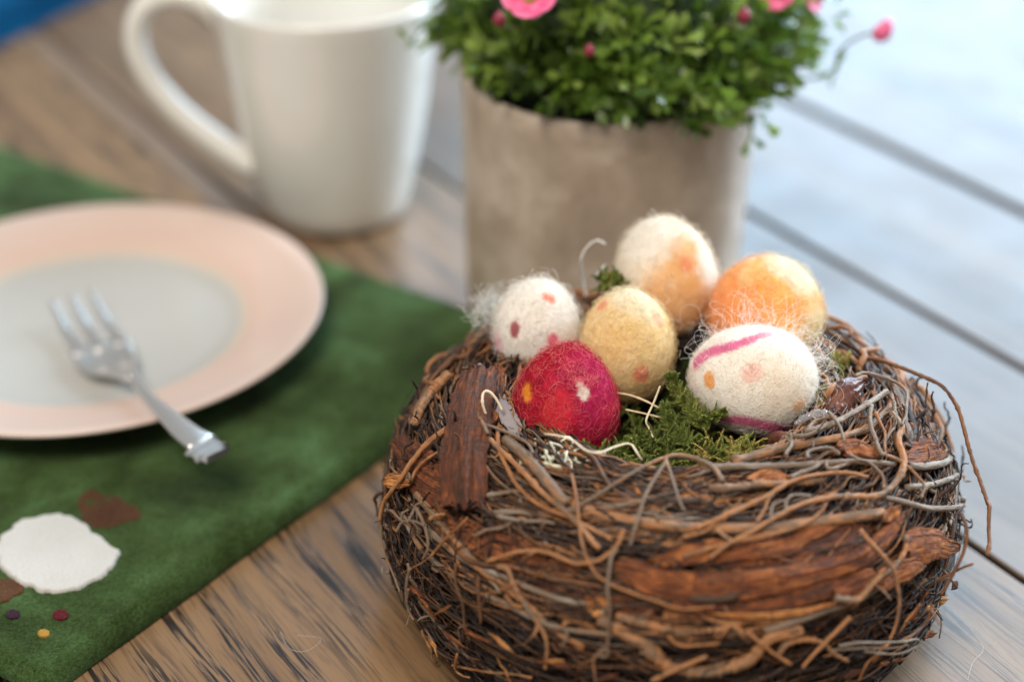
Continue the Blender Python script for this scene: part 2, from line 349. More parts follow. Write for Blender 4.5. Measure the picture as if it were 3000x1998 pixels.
for (cx, cy, r_, col, lb) in ((38, 1801, 21, (.035, .012, .025), 'small purple felted dot'), (178, 1803, 24, (.09, .006, .012), 'small dark red felted dot'), (128, 1857, 18, (.38, .20, .04), 'small yellow felted dot')):
    fm = felt_mat('dot_felt', [(.3, tuple(c * .8 for c in col)), (.6, tuple(min(1, c * 1.15) for c in col))])
    patch('felt_dot', [(cx + r_ * math.cos(a) * (1 + .12 * math.sin(3 * a)), cy + r_ * .62 * math.sin(a)) for a in np.linspace(0, 2 * math.pi, 9)[:-1]], fm, .0003, lb)

# ================================================================== PLATE + FORK
def plate_mat():
    a = N('glazed_plate'); c = a.coord(); sp = a.n('ShaderNodeSeparateXYZ'); a.link(c, sp.inputs[0])
    r = a.ma('SQRT', a.ma('ADD', a.ma('MULTIPLY', sp.outputs[0], sp.outputs[0]), a.ma('MULTIPLY', sp.outputs[1], sp.outputs[1])))
    rr = a.ma('ADD', r, a.ma('MULTIPLY', a.ma('SUBTRACT', a.noise(c, 60, 3), .5), .0022))
    col = a.ramp(a.mr(rr, 0, .09), [(.0, (.44, .435, .41)), (.585, (.44, .435, .41)), (.615, (.57, .48, .39)), (.655, (.62, .45, .375)), (.93, (.62, .48, .415)), (.955, (.66, .58, .51))])
    a.set(Base_Color=col, Roughness=.16, Specular_IOR_Level=.5); return a.m
pl = empty('dessert_plate', (-.1527, .5152, TH + .0005), 'round plate with cream centre and broad peach rim on the green mat', 'plate')
mb = MB(); Rp = .0845
lathe(mb, [(0, .0030), (.02, .0030), (.045, .0032), (.052, .0042), (.058, .0070), (.066, .0092), (.078, .0118), (Rp - .0008, .0138), (Rp, .0134), (Rp - .0003, .0124), (.076, .0094), (.064, .0062), (.056, .0030), (.050, .0012), (.049, 0), (.045, 0), (.044, .001), (0, .001)], 128)
mb.build('plate_body', plate_mat(), pl)
STEEL = N('stainless_steel'); STEEL.set(Base_Color=(.80, .79, .77, 1), Metallic=1.0, Roughness=.30); STEEL.bump(STEEL.noise(STEEL.coord(), 600, 2), .08, .0002)
zp = TH + .0005
fk0 = at_z(385, 1105, zp + .012)
fork = empty('dessert_fork', fk0, 'small steel dessert fork lying across the plate, handle end over the mat', 'fork')
def loc(p): return np.array(p) - fk0
tipL, headC = at_z(205, 915, zp + .0075), at_z(290, 1055, zp + .0085)
def ribbon_solid(path, widths, thick, name, sect=9, arch=0.0):
    """solid flat bar: elliptical-ish rectangle section"""
    P = resample(np.c_[np.array([loc(p) for p in path]), widths, thick], 40); Q = P[:, :3]; T = np.gradient(Q, axis=0); T /= np.linalg.norm(T, axis=1)[:, None]
    S = np.cross(T, (0, 0, 1)); S /= np.linalg.norm(S, axis=1)[:, None]; Uq = np.cross(S, T); a = np.linspace(0, 2 * math.pi, 17)[:-1]
    ca = np.sign(np.cos(a)) * np.abs(np.cos(a)) ** .6; sa = np.sign(np.sin(a)) * np.abs(np.sin(a)) ** .6
    V = Q[:, None] + S[:, None] * (ca[None] * P[:, 3:4] / 2)[..., None] + Uq[:, None] * (sa[None] * P[:, 4:5] / 2 + arch * (ca[None] ** 2) * P[:, 3:4] / 2)[..., None]
    mb = MB(); mb.add(V.reshape(-1, 3), tube_faces(40, 16)); return mb.build(name, STEEL.m, fork)
ribbon_solid([at_z(388, 1105, zp + .0125), at_z(430, 1160, zp + .0165), at_z(492, 1218, zp + .0195), at_z(545, 1268, zp + .0205), at_z(592, 1300, zp + .0200)], [.0032, .0042, .0064, .0084, .0098], [.0028, .0024, .0022, .0024, .003], 'handle')
ribbon_solid([at_z(290, 1010, zp + .0080), at_z(305, 1050, zp + .0065), at_z(330, 1078, zp + .0070), at_z(362, 1092, zp + .0100), at_z(392, 1110, zp + .0128)], [.0205, .0210, .0180, .0085, .0042], [.0014, .0016, .0018, .0026, .0028], 'head', arch=.12)
d = at_z(290, 1010, zp) - at_z(205, 880, zp); dn = d / np.linalg.norm(d); sd = np.array([dn[1], -dn[0], 0])
hb = at_z(290, 1010, zp + .0080)
for k in (-1, 0, 1):
    b0 = hb + sd * k * .0073; tp = b0 - dn * .033 + np.array([0, 0, .0035]); md = b0 - dn * .016 + np.array([0, 0, -.0006])
    ribbon_solid([b0 + dn * .004, b0, md, tp], [.0052, .0046, .0036, .0018], [.0015, .0015, .0014, .0010], 'tine')
# ornate end: three small facets / beads
e0, e1_ = at_z(600, 1318, zp + .0205), at_z(675, 1318, zp + .0185)
ed = at_z(592, 1300, zp) - at_z(545, 1268, zp); ed /= np.linalg.norm(ed); es = np.array([ed[1], -ed[0], 0]); ec = at_z(592, 1300, zp + .0203)
for k, (off, wd, fw, hh) in enumerate(((.0004, .0126, .0016, .0034), (.0028, .0110, .0026, .0028), (.0054, .0124, .0018, .0032), (.0074, .0090, .0020, .0026))):
    mb = MB(); c = loc(ec + ed * off); V = []
    for (x, y, z) in ((-1, -1, 0), (1, -1, 0), (1, 1, 0), (-1, 1, 0)): V.append(c + es * x * wd / 2 + ed * y * fw / 2 - np.array([0, 0, .001]))
    for (x, y) in ((-.75, -.35), (.75, -.35), (.75, .35), (-.75, .35)): V.append(c + es * x * wd / 2 + ed * y * fw / 2 + np.array([0, 0, hh / 3.2]))
    mb.add(V, [(3, 2, 1, 0), (4, 5, 6, 7), (0, 1, 5, 4), (1, 2, 6, 5), (2, 3, 7, 6), (3, 0, 4, 7)]); mb.build('end_facet', STEEL.m, fork, smooth=False)

# ================================================================== MUG
CER = N('cream_ceramic'); cc = CER.noise(CER.coord(), 25, 3)
CER.set(Base_Color=CER.ramp(cc, [(.3, (.74, .715, .66)), (.7, (.78, .76, .71))]), Roughness=.13, Specular_IOR_Level=.55, Coat_Weight=.3, Coat_Roughness=.06)
MC = (-.0755, .640); mug = empty('coffee_mug', (MC[0], MC[1], 0), 'tall cream ceramic mug with a looping handle behind the plate', 'mug')
mb = MB(); H = .0975
lathe(mb, [(0, .003), (.020, .0030), (.024, .0016), (.0262, .0006), (.0285, .0008), (.0300, .0025), (.0322, .010), (.0352, .022), (.0388, .040), (.0415, .058), (.0438, .076), (.0456, .090), (.0465, H - .0016), (.0464, H - .0004), (.0455, H), (.0445, H - .0004), (.0438, H - .002), (.0420, .076), (.0398, .058), (.0366, .038), (.033, .020), (.028, .009), (.020, .006), (0, .0055)], 128)
mb.build('mug_body', CER.m, mug)
hp = [(668, 60), (610, 8), (530, -18), (448, 0), (403, 60), (400, 140), (438, 225), (505, 308), (585, 380), (660, 435), (712, 468), (760, 485)]
P = resample(np.array([at_y(*p, MC[1] - .004) for p in hp]), 60) - np.array([MC[0], MC[1], 0])
mb = MB(); s = np.linspace(0, 1, 60)
tube(mb, P, .0048 + .0012 * np.abs(2 * s - 1) ** 3, 20, flat=1.35, ref=np.array([0, 1.0, 0])); mb.build('handle', CER.m, mug)

# ================================================================== POTTED PLANT
def pot_mat():
    a = N('mottled_clay_pot'); c = a.coord(); n1 = a.noise(c, 38, 4, .6, .4); n2 = a.noise(c, 420, 3, .6)
    col = a.ramp(a.ma('ADD', a.ma('MULTIPLY', n1, .8), a.ma('MULTIPLY', n2, .2)), [(.34, (.33, .255, .19)), (.50, (.43, .34, .26)), (.64, (.56, .47, .38))])
    a.set(Base_Color=col, Roughness=.30, Specular_IOR_Level=.6); a.bump(n2, .15, .0004); return a.m
PC = (.0344, .552); plant = empty('potted_plant', (PC[0], PC[1], 0), 'bushy green plant with pink flowers in a mottled beige pot', 'potted plant')
mb = MB(); PH = .1005
def jig(v, a):
    k = np.clip(v[..., 2] / PH, 0, 1) ** 3; dz = .0030 * np.sin(a * 2 + 1.9) + .0014 * np.sin(a * 3 + .6)
    v[..., 2] += k * dz[None] * (v[..., 2] > .03); s = 1 + .012 * k * np.sin(a * 3 + 1)[None]; v[..., 0] *= s; v[..., 1] *= s; return v
lathe(mb, [(0, .001), (.048, .001), (.0508, .003), (.0515, .010), (.0520, .04), (.0527, .07), (.0535, .092), (.0540, PH - .001), (.0532, PH), (.0518, PH - .0002), (.0510, PH - .002), (.0505, .085), (.050, .06), (0, .06)], 96, jig=jig)
mb.build('pot', pot_mat(), plant)
mb = MB(); lathe(mb, [(.0490, .086), (.03, .090), (.001, .092)], 48); mb.build('soil', CORE, plant)
def leaf_mat(name, stops, trans=.35):
    a = N(name); t = a.attr('tint'); n = a.noise(a.coord(), 120, 2)
    c = a.ramp(a.ma('ADD', t, a.ma('MULTIPLY', a.ma('SUBTRACT', n, .5), .5), True), stops)
    a.set(Base_Color=c, Roughness=.30, Specular_IOR_Level=.5)
    tr = a.n('ShaderNodeBsdfTranslucent'); a.link(c, tr.inputs[0]); mx = a.n('ShaderNodeMixShader'); mx.inputs[0].default_value = trans
    a.link(a.b.outputs[0], mx.inputs[1]); a.link(tr.outputs[0], mx.inputs[2]); a.link(mx.outputs[0], a.t.nodes['Material Output'].inputs[0]); return a.m
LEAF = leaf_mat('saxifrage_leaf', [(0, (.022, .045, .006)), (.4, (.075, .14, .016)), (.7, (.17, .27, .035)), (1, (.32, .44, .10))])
mb = MB()
def leaf(mb, o, d, up, L, W, tint):
    """curved strap leaf with three finger lobes"""
    d = d / np.linalg.norm(d); s = np.cross(d, up); s /= np.linalg.norm(s) + 1e-9; u = np.cross(s, d)
    pts = [(0, .14, 0), (.35, .2, .06), (.62, .42, .08), (.80, .62, .05)]
    V = []
    for (l, w_, h_) in pts:
        V += [o + d * l * L - s * w_ * W + u * h_ * L, o + d * l * L + s * w_ * W + u * h_ * L]
    V += [o + d * L * 1.02 + u * -.02 * L, o + d * L * .93 - s * W * .95, o + d * L * .93 + s * W * .95, o + d * L * .72 + u * .1 * L]
    F = [(0, 1, 3, 2), (2, 3, 5, 4), (4, 5, 7, 6), (6, 11, 9), (11, 7, 10), (6, 7, 8)]
    mb.add(V, F, tint)
DC = np.array([.0055, .002, .083]); DR = np.array([.0585, .060, .075])
for i in range(640):
    th = rng.uniform(0, 2 * math.pi); cz = rng.uniform(-.30, 1.0); sz = math.sqrt(max(0, 1 - cz * cz)); dr = np.array([sz * math.cos(th), sz * math.sin(th), cz])
    if dr[1] > .45 and rng.uniform() < .7: continue
    rr = rng.uniform(.66, 1.10) * (1 + .07 * math.sin(3 * th + 5 * cz))
    o = DC + DR * dr * rr
    front = 4.75 < th < 6.1
    if o[2] < (.101 if front else .106): o[2] = (.101 if front else .107) + rng.uniform(0, .012)
    if not front and o[1] < -.01 and o[0] < .0:
        q = math.hypot(o[0], o[1]); 
        if q > .053: o[:2] *= .053 / q
    ax = dr + rng.normal(size=3) * .45; ax /= np.linalg.norm(ax); tn = np.clip(rng.normal(.45, .2) + .12 * cz + .22 * max(0, dr[0]), 0, 1)  # leaf tint lightened to the right, window light put into the colour
    t1 = np.cross(ax, (0.3, .2, 1)); t1 /= np.linalg.norm(t1); t2 = np.cross(ax, t1)
    for k in range(11):
        a = k * 2.4 + rng.uniform(0, .5); tilt = .35 + .85 * (k / 11); dd = ax * math.cos(tilt) + (t1 * math.cos(a) + t2 * math.sin(a)) * math.sin(tilt)
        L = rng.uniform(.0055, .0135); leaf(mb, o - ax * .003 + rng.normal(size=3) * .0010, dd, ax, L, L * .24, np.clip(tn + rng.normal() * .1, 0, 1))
    if rng.uniform() < .5:
        tube(mb, resample([o - ax * .004, o * .85 + DC * .15 - np.array([0, 0, .004]), DC * .6 + o * .4 - np.array([0, 0, .004])], 6), .0007, 4, .2)
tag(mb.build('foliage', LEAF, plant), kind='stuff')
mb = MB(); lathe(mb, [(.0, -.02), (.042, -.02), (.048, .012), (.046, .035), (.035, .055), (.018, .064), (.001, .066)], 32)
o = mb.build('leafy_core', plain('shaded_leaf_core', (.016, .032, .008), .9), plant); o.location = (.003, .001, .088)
PINK = N('pink_petal'); PINK.set(Base_Color=PINK.ramp(PINK.noise(PINK.coord(), 300, 2), [(.3, (.74, .06, .22)), (.7, (.88, .22, .40))]), Roughness=.5)
YEL = plain('flower_eye', (.42, .36, .06), .6); BUD = plain('bud_red', (.24, .02, .045), .5); STEM = plain('flower_stem', (.17, .17, .06), .6)
def pl_loc(p): return np.array(p) - np.array([PC[0], PC[1], 0])
def flower(c, face, rad, name='flower'):
    face = face / np.linalg.norm(face); t1 = np.cross(face, (0, 0, 1)); t1 /= np.linalg.norm(t1); t2 = np.cross(face, t1)
    mb = MB(); tube(mb, [c - face * .001, c + face * .0022], .0030 * rad / .011, 10); fl = mb.build(name, YEL, plant)
    for k in range(5):
        a = k * 2 * math.pi / 5 + .3; dd = t1 * math.cos(a) + t2 * math.sin(a); s = np.cross(face, dd); mb = MB(); V = []; n_ = 7
        for i in range(n_):
            r_ = i / (n_ - 1)
            for j in (-1, -.5, 0, .5, 1):
                wdt = rad * .68 * math.sin(min(1, r_ * .98 + .12) * 2.55) ** .7
                V.append(c + dd * rad * (.12 + r_ * .93 - .10 * j * j * r_) + s * wdt * j + face * (rad * (.42 * r_ ** 1.3 + .06 * j * j)))
        F = [(i * 5 + j, i * 5 + j + 1, (i + 1) * 5 + j + 1, (i + 1) * 5 + j) for i in range(n_ - 1) for j in range(4)]
        mb.add(V, F); p = mb.build('petal', PINK.m, fl)
        sm = p.modifiers.new('thickness', 'SOLIDIFY'); sm.thickness = .0003
cf = np.array([-.1, -1, .55])
flower(pl_loc(at_y(1552, -6, .500)), np.array([-.1, -.75, .75]), .0086)
flower(pl_loc(at_y(2272, -20, .530)), cf, .0060); flower(pl_loc(at_y(2372, -2, .540)), np.array([.7, -.6, .3]), .0045)
def bud(px, py, y, r_, dx=0, base=None):
    c = pl_loc(at_y(px, py, y)); mb = MB(); tube(mb, resample([c + np.array([0, 0, -r_]), c, c + np.array([dx, 0, r_ * 1.5])], 7), r_ * np.array([.35, .8, 1, 1, .85, .55, .15]), 8); b = mb.build('flower_bud', BUD, plant)
    mb = MB(); base = c * .6 + np.array([0, 0, .03]) if base is None else base
    tube(mb, resample([c + np.array([0, 0, -r_]), (c + base) / 2 + np.array([0, 0, .004]), base], 10), .00045, 5); mb.build('stem', STEM, b)
bud(1462, 60, .500, .0021); bud(1727, 152, .492, .0018); bud(2180, 50, .505, .0022)
b = pl_loc(at_y(2588, 92, .545)); mb = MB(); tube(mb, resample([b + np.array([-.003, 0, -.003]), b, b + np.array([.0015, 0, .0042])], 8), .0030 * np.array([.3, .8, 1.0, 1.1, 1.0, .85, .6, .3]), 9); bo = mb.build('flower_bud', PINK.m, plant); bo['label'] = 'single pink bud on a long arching stem at the right'
mb = MB(); tube(mb, resample([b, pl_loc(at_y(2520, 108, .545)), pl_loc(at_y(2462, 150, .545)), pl_loc(at_y(2440, 210, .545)), pl_loc(at_y(2380, 230, .548)), pl_loc(at_y(2250, 240, .55))], 26), .0005, 5); mb.build('stem', STEM, bo)
# stray sprigs: one over the mug on the left, some hanging at the right
mb = MB()
for (px, py, y, n_) in ((1205, 132, .545, 3), (1262, 66, .545, 5), (2452, 208, .545, 3), (2440, 60, .54, 4), (2452, 12, .54, 4), (2340, 120, .53, 6), (2380, 190, .53, 6), (2200, 400, .510, 3), (2235, 360, .512, 4)):
    c = pl_loc(at_y(px, py, y))
    for k in range(n_):
        dd = rng.normal(size=3) + np.array([-.3 if px < 1500 else .4, -.4, 0]); leaf(mb, c, dd, np.array([0, -.3, 1.]), .0075, .0026, rng.uniform(.35, .8))
tube(mb, resample([pl_loc(at_y(1205, 132, .545)), pl_loc(at_y(1240, 80, .545)), pl_loc(at_y(1330, 60, .55))], 10), .0005, 4, .3)
tag(mb.build('stray_sprigs', LEAF, plant), kind='stuff')

# ================================================================== BLUE CLOTH in the far corner
BL = N('blue_cotton'); BL.set(Base_Color=BL.ramp(BL.noise(BL.coord(), 30, 3), [(.3, (.001, .030, .080)), (.7, (.002, .055, .13))]), Roughness=1.0, Specular_IOR_Level=.05)
p0, p1 = at_z(-60, 172, .0)[:2], at_z(330, -20, .0)[:2]; dd = (p1 - p0) / np.linalg.norm(p1 - p0); nn = np.array([-dd[1], dd[0]])
cl = empty('folded_cloth', (p0[0], p0[1], 0), 'folded deep blue cloth on the far corner of the table', 'cloth')
for lay in range(2):
    mb = MB(); n1, n2 = 40, 24; V = np.zeros((n1, n2, 3)); s = np.linspace(-.08, .35, n1); t = np.linspace(0, .2, n2)
    for i in range(n1):
        for j in range(n2):
            e = min(1, t[j] / .008); h = .012 * math.sqrt(1 - (1 - e) ** 2) + .0012 * math.sin(s[i] * 60 + t[j] * 30) * e
            q = dd * s[i] + nn * (t[j] + lay * .004 + .002 * math.sin(s[i] * 18)); V[i, j] = (q[0], q[1], .0005 + lay * .0135 + h)
    Vb = V.copy(); Vb[..., 2] = .0004 + lay * .0135; m = n1 * n2
    F = [(i * n2 + j, (i + 1) * n2 + j, (i + 1) * n2 + j + 1, i * n2 + j + 1) for i in range(n1 - 1) for j in range(n2 - 1)]
    bd = [i * n2 for i in range(n1)] + [(n1 - 1) * n2 + j for j in range(1, n2)] + [i * n2 + n2 - 1 for i in range(n1 - 2, -1, -1)] + list(range(n2 - 2, 0, -1))
    F += [(bd[k], bd[(k + 1) % len(bd)], m + bd[(k + 1) % len(bd)], m + bd[k]) for k in range(len(bd))]
    mb.add(np.concatenate([V.reshape(-1, 3), Vb.reshape(-1, 3)]), F); mb.build('cloth_layer', BL.m, cl)

# ================================================================== NEST
NC = np.array([.0445, .3905]); RB, RM, RC, RI = .0645, .0816, .0450, .030; ZE, ZT, ZF = .0270, .0655, .047
def _prof():
    a = np.linspace(0, math.pi / 2, 40); q = .95
    lo = [(RB + (RM - RB) * math.sin(t), ZE * (1 - math.cos(t))) for t in a]
    up = [(RC + (RM - RC) * max(0, math.cos(t)) ** q, ZE + (ZT - ZE) * math.sin(t) ** q) for t in a[1:]]
    inn = [(RC - (RC - RI) * math.sin(t), ZT - (ZT - ZF) * (1 - math.cos(t))) for t in a[1:]]
    inn.append((0, ZF - .001))
    return np.array(lo + up + inn)
PROF = _prof(); _tp = np.r_[np.linspace(0, 1, 40), np.linspace(1, 2, 40)[1:], np.linspace(2, 3, 40)[1:], 4]
_tg = np.gradient(PROF, axis=0); _nm = np.stack([_tg[:, 1], -_tg[:, 0]], 1); _nm /= np.linalg.norm(_nm, axis=1)[:, None] + 1e-9
def surf(th, t, off=0.0):
    th = np.asarray(th, float); t = np.asarray(t, float) + 0 * th; off = np.asarray(off) + 0 * th
    r = np.interp(t, _tp, PROF[:, 0]); z = np.interp(t, _tp, PROF[:, 1]); nr = np.interp(t, _tp, _nm[:, 0]); nz = np.interp(t, _tp, _nm[:, 1])
    r = r + nr * off + .0012 * np.sin(3 * th + 1) ; z = z + nz * off + .0010 * np.sin(2 * th + .5) * np.clip(z / ZT, 0, 1)
    return np.stack([r * np.cos(th), r * np.sin(th), z], -1)
def sdf(P):
    r = np.hypot(P[:, 0] - NC[0], P[:, 1] - NC[1]); z = P[:, 2]
    d = np.hypot(r[:, None] - PROF[None, :, 0], z[:, None] - PROF[None, :, 1]); k = d.argmin(1)
    s = (r - PROF[k, 0]) * _nm[k, 0] + (z - PROF[k, 1]) * _nm[k, 1]
    return np.sign(s) * d[np.arange(len(k)), k], k
def hit(px, py, off=.001):
    """first point along the view ray lying off metres outside the nest surface, or the closest approach"""
    t = np.arange(.30, .56, .0004); d = ray(px, py); P = np.array([0, 0, CAM_H]) + d[None] * t[:, None]
    s, k = sdf(P); j = np.where(s < off)[0]; i = j[0] if len(j) else int(s.argmin())
    p = P[i]; kk = k[i]; th = math.atan2(p[1] - NC[1], p[0] - NC[0])
    return p - np.array([NC[0], NC[1], 0]), np.array([math.cos(th) * _nm[kk, 0], math.sin(th) * _nm[kk, 0], _nm[kk, 1]])
nest = empty('bird_nest', (NC[0], NC[1], 0), 'round nest woven of dark twigs, rootlets and reddish bark strips', 'nest')
mb = MB(); th = np.linspace(0, 2 * math.pi, 97)[:-1]; ts = np.r_[np.linspace(0, 3, 40), 4]
V = np.stack([surf(th, t, -.0075 - .0015 * np.sin(th * 7 + t * 5)) for t in ts]); V[:, :, 2] = np.maximum(V[:, :, 2], .0006)
k = 96; mb.add(V.reshape(-1, 3), [(i * k + j, i * k + (j + 1) % k, (i + 1) * k + (j + 1) % k, (i + 1) * k + j) for i in range(len(ts) - 1) for j in range(k)], .1)
mb.build('packed_core', CORE, nest)

def smooth_noise(n, amp, f):
    x = np.linspace(0, 1, n); return amp * sum(np.sin(x * 2 * math.pi * f * (q + 1) * rng.uniform(.5, 1.2) + rng.uniform(0, 6.28)) / (q + 1) for q in range(3))
def add_twig(mb, th0, span, t0, dt, off, rad, tint, n=16, k=5, wob=.06, amp_t=.05, amp_o=.0008, fr=1.5):
    th = th0 + np.linspace(-.5, .5, n) * span; t = t0 + np.linspace(-.5, .5, n) * dt + smooth_noise(n, amp_t, fr); o = off + smooth_noise(n, amp_o, fr)
    t = np.clip(t, .02, 3.2); o = np.clip(o, -.008, off + .0014); P = surf(th, t, o); P[:, 2] = np.maximum(P[:, 2], rad + .0004)
    rr = rad * np.interp(np.linspace(0, 1, n), [0, .1, .8, 1], [.85, 1, .85, .45])
    tube(mb, P, rr, k, tint, wob=wob); return P
def spurs(mb, P, rad, tint, cnt):
    for _ in range(cnt):
        i = rng.integers(1, len(P) - 1); T = P[i + 1] - P[i - 1]; T = T / (np.linalg.norm(T) + 1e-9); o = P[i].copy(); o[2] = 0; o = o / (np.linalg.norm(o) + 1e-9)
        d = T * rng.choice([-1, 1]) * .7 + o * rng.uniform(.05, .6) + rng.normal(size=3) * .45; d /= np.linalg.norm(d); L = rng.uniform(.002, .0075)
        q = [P[i], P[i] + d * L * .5 + rng.normal(size=3) * .0004, P[i] + d * L + rng.normal(size=3) * .0012]
        tube(mb, resample(q, 6), rad * np.linspace(.62, .34, 6), 5, tint, wob=.15)
# front azimuth is -pi/2 (towards the camera)
# -- fill masses; inner and lower tints darkened to hold crevice shade
mb = MB()
for i in range(3000):
    th0 = rng.uniform(0, 2 * math.pi); t0 = rng.uniform(.05, 2.6)
    if math.sin(th0) > .35 and t0 < 1.4 and rng.uniform() < .75: continue
    add_twig(mb, th0, rng.uniform(.25, 1.1), t0, rng.normal() * .14, rng.uniform(-.0055, -.0005), rng.uniform(.00028, .0007) * (.55 if t0 < .8 else 1), np.clip(rng.normal(.13, .10), .0, .62), 11, 4, .1, .018, .0008)
tag(mb.build('packed_twigs', TWIG, nest), kind='stuff')
mb = MB()
for i in range(2700):    # fine purple-brown rootlets, chaotic, lower half
    th0 = -math.pi / 2 + rng.normal() * 1.15; t0 = rng.uniform(.02, .75) if rng.uniform() < .8 else rng.uniform(.7, 1.5)
    add_twig(mb, th0, rng.uniform(.12, .75) * rng.choice([1, 1, .5]), t0, rng.normal() * .40, rng.uniform(-.003, .0022), rng.uniform(.00012, .00030), np.clip(rng.normal(.15, .08) + (.32 if rng.uniform() < .12 else 0), .05, .72), 13, 4, .04, rng.uniform(.02, .09), rng.uniform(.0005, .0018), rng.uniform(.7, 1.6))
tag(mb.build('fine_rootlets', TWIG, nest), kind='stuff')
mb = MB()
for i in range(1100):    # rim twigs: nearly parallel, dense
    th0 = rng.uniform(0, 2 * math.pi) if rng.uniform() < .4 else -math.pi / 2 + rng.normal() * .8
    t0 = rng.uniform(1.25, 2.25)
    add_twig(mb, th0, rng.uniform(.2, 1.0), t0, rng.normal() * .12, rng.uniform(-.001, .0012), rng.uniform(.0002, .00052), np.clip(rng.choice([.2, .32, .42, .55, .64, .8]) + rng.normal() * .07, .05, .9), 14, 5, .08, .014, .0005)
tag(mb.build('rim_twigs', TWIG, nest), kind='stuff')
mb = MB()
for i in range(300):     # thin long wisps wound over everything
    th0 = -math.pi / 2 + rng.normal() * 1.0; t0 = rng.uniform(.15, 2.1)
    add_twig(mb, th0, rng.uniform(.4, 1.3), t0, rng.normal() * .22, rng.uniform(.0002, .0024), rng.uniform(.00013, .00027), np.clip(rng.choice([.1, .2, .3, .45, .62]) + rng.normal() * .05, .0, .75), 22, 4, .04, rng.uniform(.01, .05), .0009, 1.2)
tag(mb.build('thin_wisps', TWIG, nest), kind='stuff')
mb = MB()
for i in range(260):     # knotty curly twiglets
    side = rng.uniform(); th0 = (rng.normal(-2.75, .22) if side < .45 else rng.normal(-.25, .35)) if side < .97 else rng.uniform(-3, 0); t0 = rng.uniform(.45, 1.7)
    c = surf(th0, t0, rng.uniform(0, .0025)); P = [c]; d = rng.normal(size=3); d /= np.linalg.norm(d)
    for q in range(7):
        d = d + rng.normal(size=3) * .65; o = np.array([math.cos(th0), math.sin(th0), 0]); d -= o * (d @ o) * .6; d /= np.linalg.norm(d); P.append(P[-1] + d * rng.uniform(.0010, .0022))
    P = resample(P, 16); P[:, 2] = np.maximum(P[:, 2], .001)
    tn = np.clip(rng.choice([.15, .25, .4, .82]) + rng.normal() * .06, 0, 1); r_ = rng.uniform(.0003, .00062)
    tube(mb, P, r_ * np.linspace(1, .55, 16), 5, tn, wob=.16)
tag(mb.build('curly_twiglets', TWIG, nest), kind='stuff')
# -- chips of bark caught between twigs
for i in range(46):
    th0 = rng.uniform(-3.0, 0.0); t0 = rng.uniform(.75, 1.95); L = rng.uniform(.0025, .008); th = th0 + np.linspace(-.5, .5, 8) * L / .07; tt = t0 + np.linspace(-.5, .5, 8) * rng.normal() * .04
    P = surf(th, tt, rng.uniform(.0003, .0015)); Nn = surf(th, tt, .003) - surf(th, tt, 0); Nn += rng.normal(size=3) * .0012; Nn /= np.linalg.norm(Nn, axis=1)[:, None]
    mb = MB(); strip_mb(mb, P, Nn, rng.uniform(.0010, .0026), .3, .0005, rng.uniform(.45, .9), 5, .00012, i + 100, (.35, .35)); mb.build('bark_chip', STRIP, nest)
for i in range(40):
    th0 = rng.uniform(-2.6, -.45); t0 = rng.uniform(.72, 1.12); L = rng.uniform(.003, .010); th = th0 + np.linspace(-.5, .5, 10) * L / .08; tt = t0 + np.linspace(-.5, .5, 10) * rng.normal() * .05
    P = surf(th, tt, .0042 + np.linspace(0, 1, 10) ** 2 * rng.uniform(0, .0016)); Nn = surf(th, tt, .003) - surf(th, tt, 0) + rng.normal(size=3) * .0008; Nn /= np.linalg.norm(Nn, axis=1)[:, None]
    mb = MB(); strip_mb(mb, P, Nn, rng.uniform(.0008, .0026), .4, .0003, rng.uniform(.35, .95), 5, .00015, i + 300, (.4, .3)); mb.build('bark_chip', STRIP, nest)
# -- single twigs, placed round the outside (denser where the camera looks)
for i in range(115):
    th0 = -math.pi / 2 + rng.normal() * .95; t0 = rng.uniform(.25, 2.0); rad = rng.choice([.00035, .00045, .0006, .0008, .0011] if t0 > 1.2 else [.00035, .0005, .0007]) * rng.uniform(.85, 1.2)
    if (1.0 < t0 < 1.35 and rng.uniform() < .4) or (t0 < .75 and rng.uniform() < .6): continue
    tn = np.clip(rng.choice([.15, .26, .38, .45, .62, .84]) + rng.normal() * .05, .05, .95)
    mb = MB(); P = add_twig(mb, th0, rng.uniform(.35, 1.3), t0, rng.normal() * .16, rng.uniform(0, .0022), rad, tn, 30, 7, .07, .016, .0007, 1.2)
    spurs(mb, P, rad, tn, rng.integers(0, 4)); mb.build('twig', TWIG, nest)
# -- back rim, soft twigs seen blurred
for i in range(26):
    th0 = rng.uniform(.1, 3.0); mb = MB(); add_twig(mb, th0, rng.uniform(.4, 1.0), rng.uniform(1.4, 2.2), rng.normal() * .3, rng.uniform(0, .003), rng.uniform(.0006, .0012), rng.uniform(.3, .85), 24, 6, .08, .05, .0015); mb.build('twig', TWIG, nest)

# -- hero pieces traced onto the nest surface: (points, radius mm, tint, offset mm, spurs)
def hero(pts, rad, tint, off=1.5, ns=0, n=48, wob=.05, taper=(1, .7), depth=None, name='twig'):
    off += 1.3 if off > 2.5 else .6
    if depth is None:
        P = np.array([hit(px, py, off * .001)[0] for px, py in pts])
    else:
        P = np.array([at_depth(px, py, dp) for (px, py), dp in zip(pts, depth)]) - np.array([NC[0], NC[1], 0])
    P = resample(P, n); P[1:-1] = (P[:-2] + 2 * P[1:-1] + P[2:]) / 4; P[:, 2] = np.maximum(P[:, 2], rad * .001 + .0004)
    P[1:-1] += rng.normal(size=(n - 2, 3)) * rad * .00005
    mb = MB(); tube(mb, P, rad * .001 * np.linspace(taper[0], taper[1], n), 9, tint, wob=wob); spurs(mb, P, rad * .0006, tint, ns)
    return mb.build(name, TWIG, nest)
m_ = lambda Zf, L: [Zf(*p) for p in L]
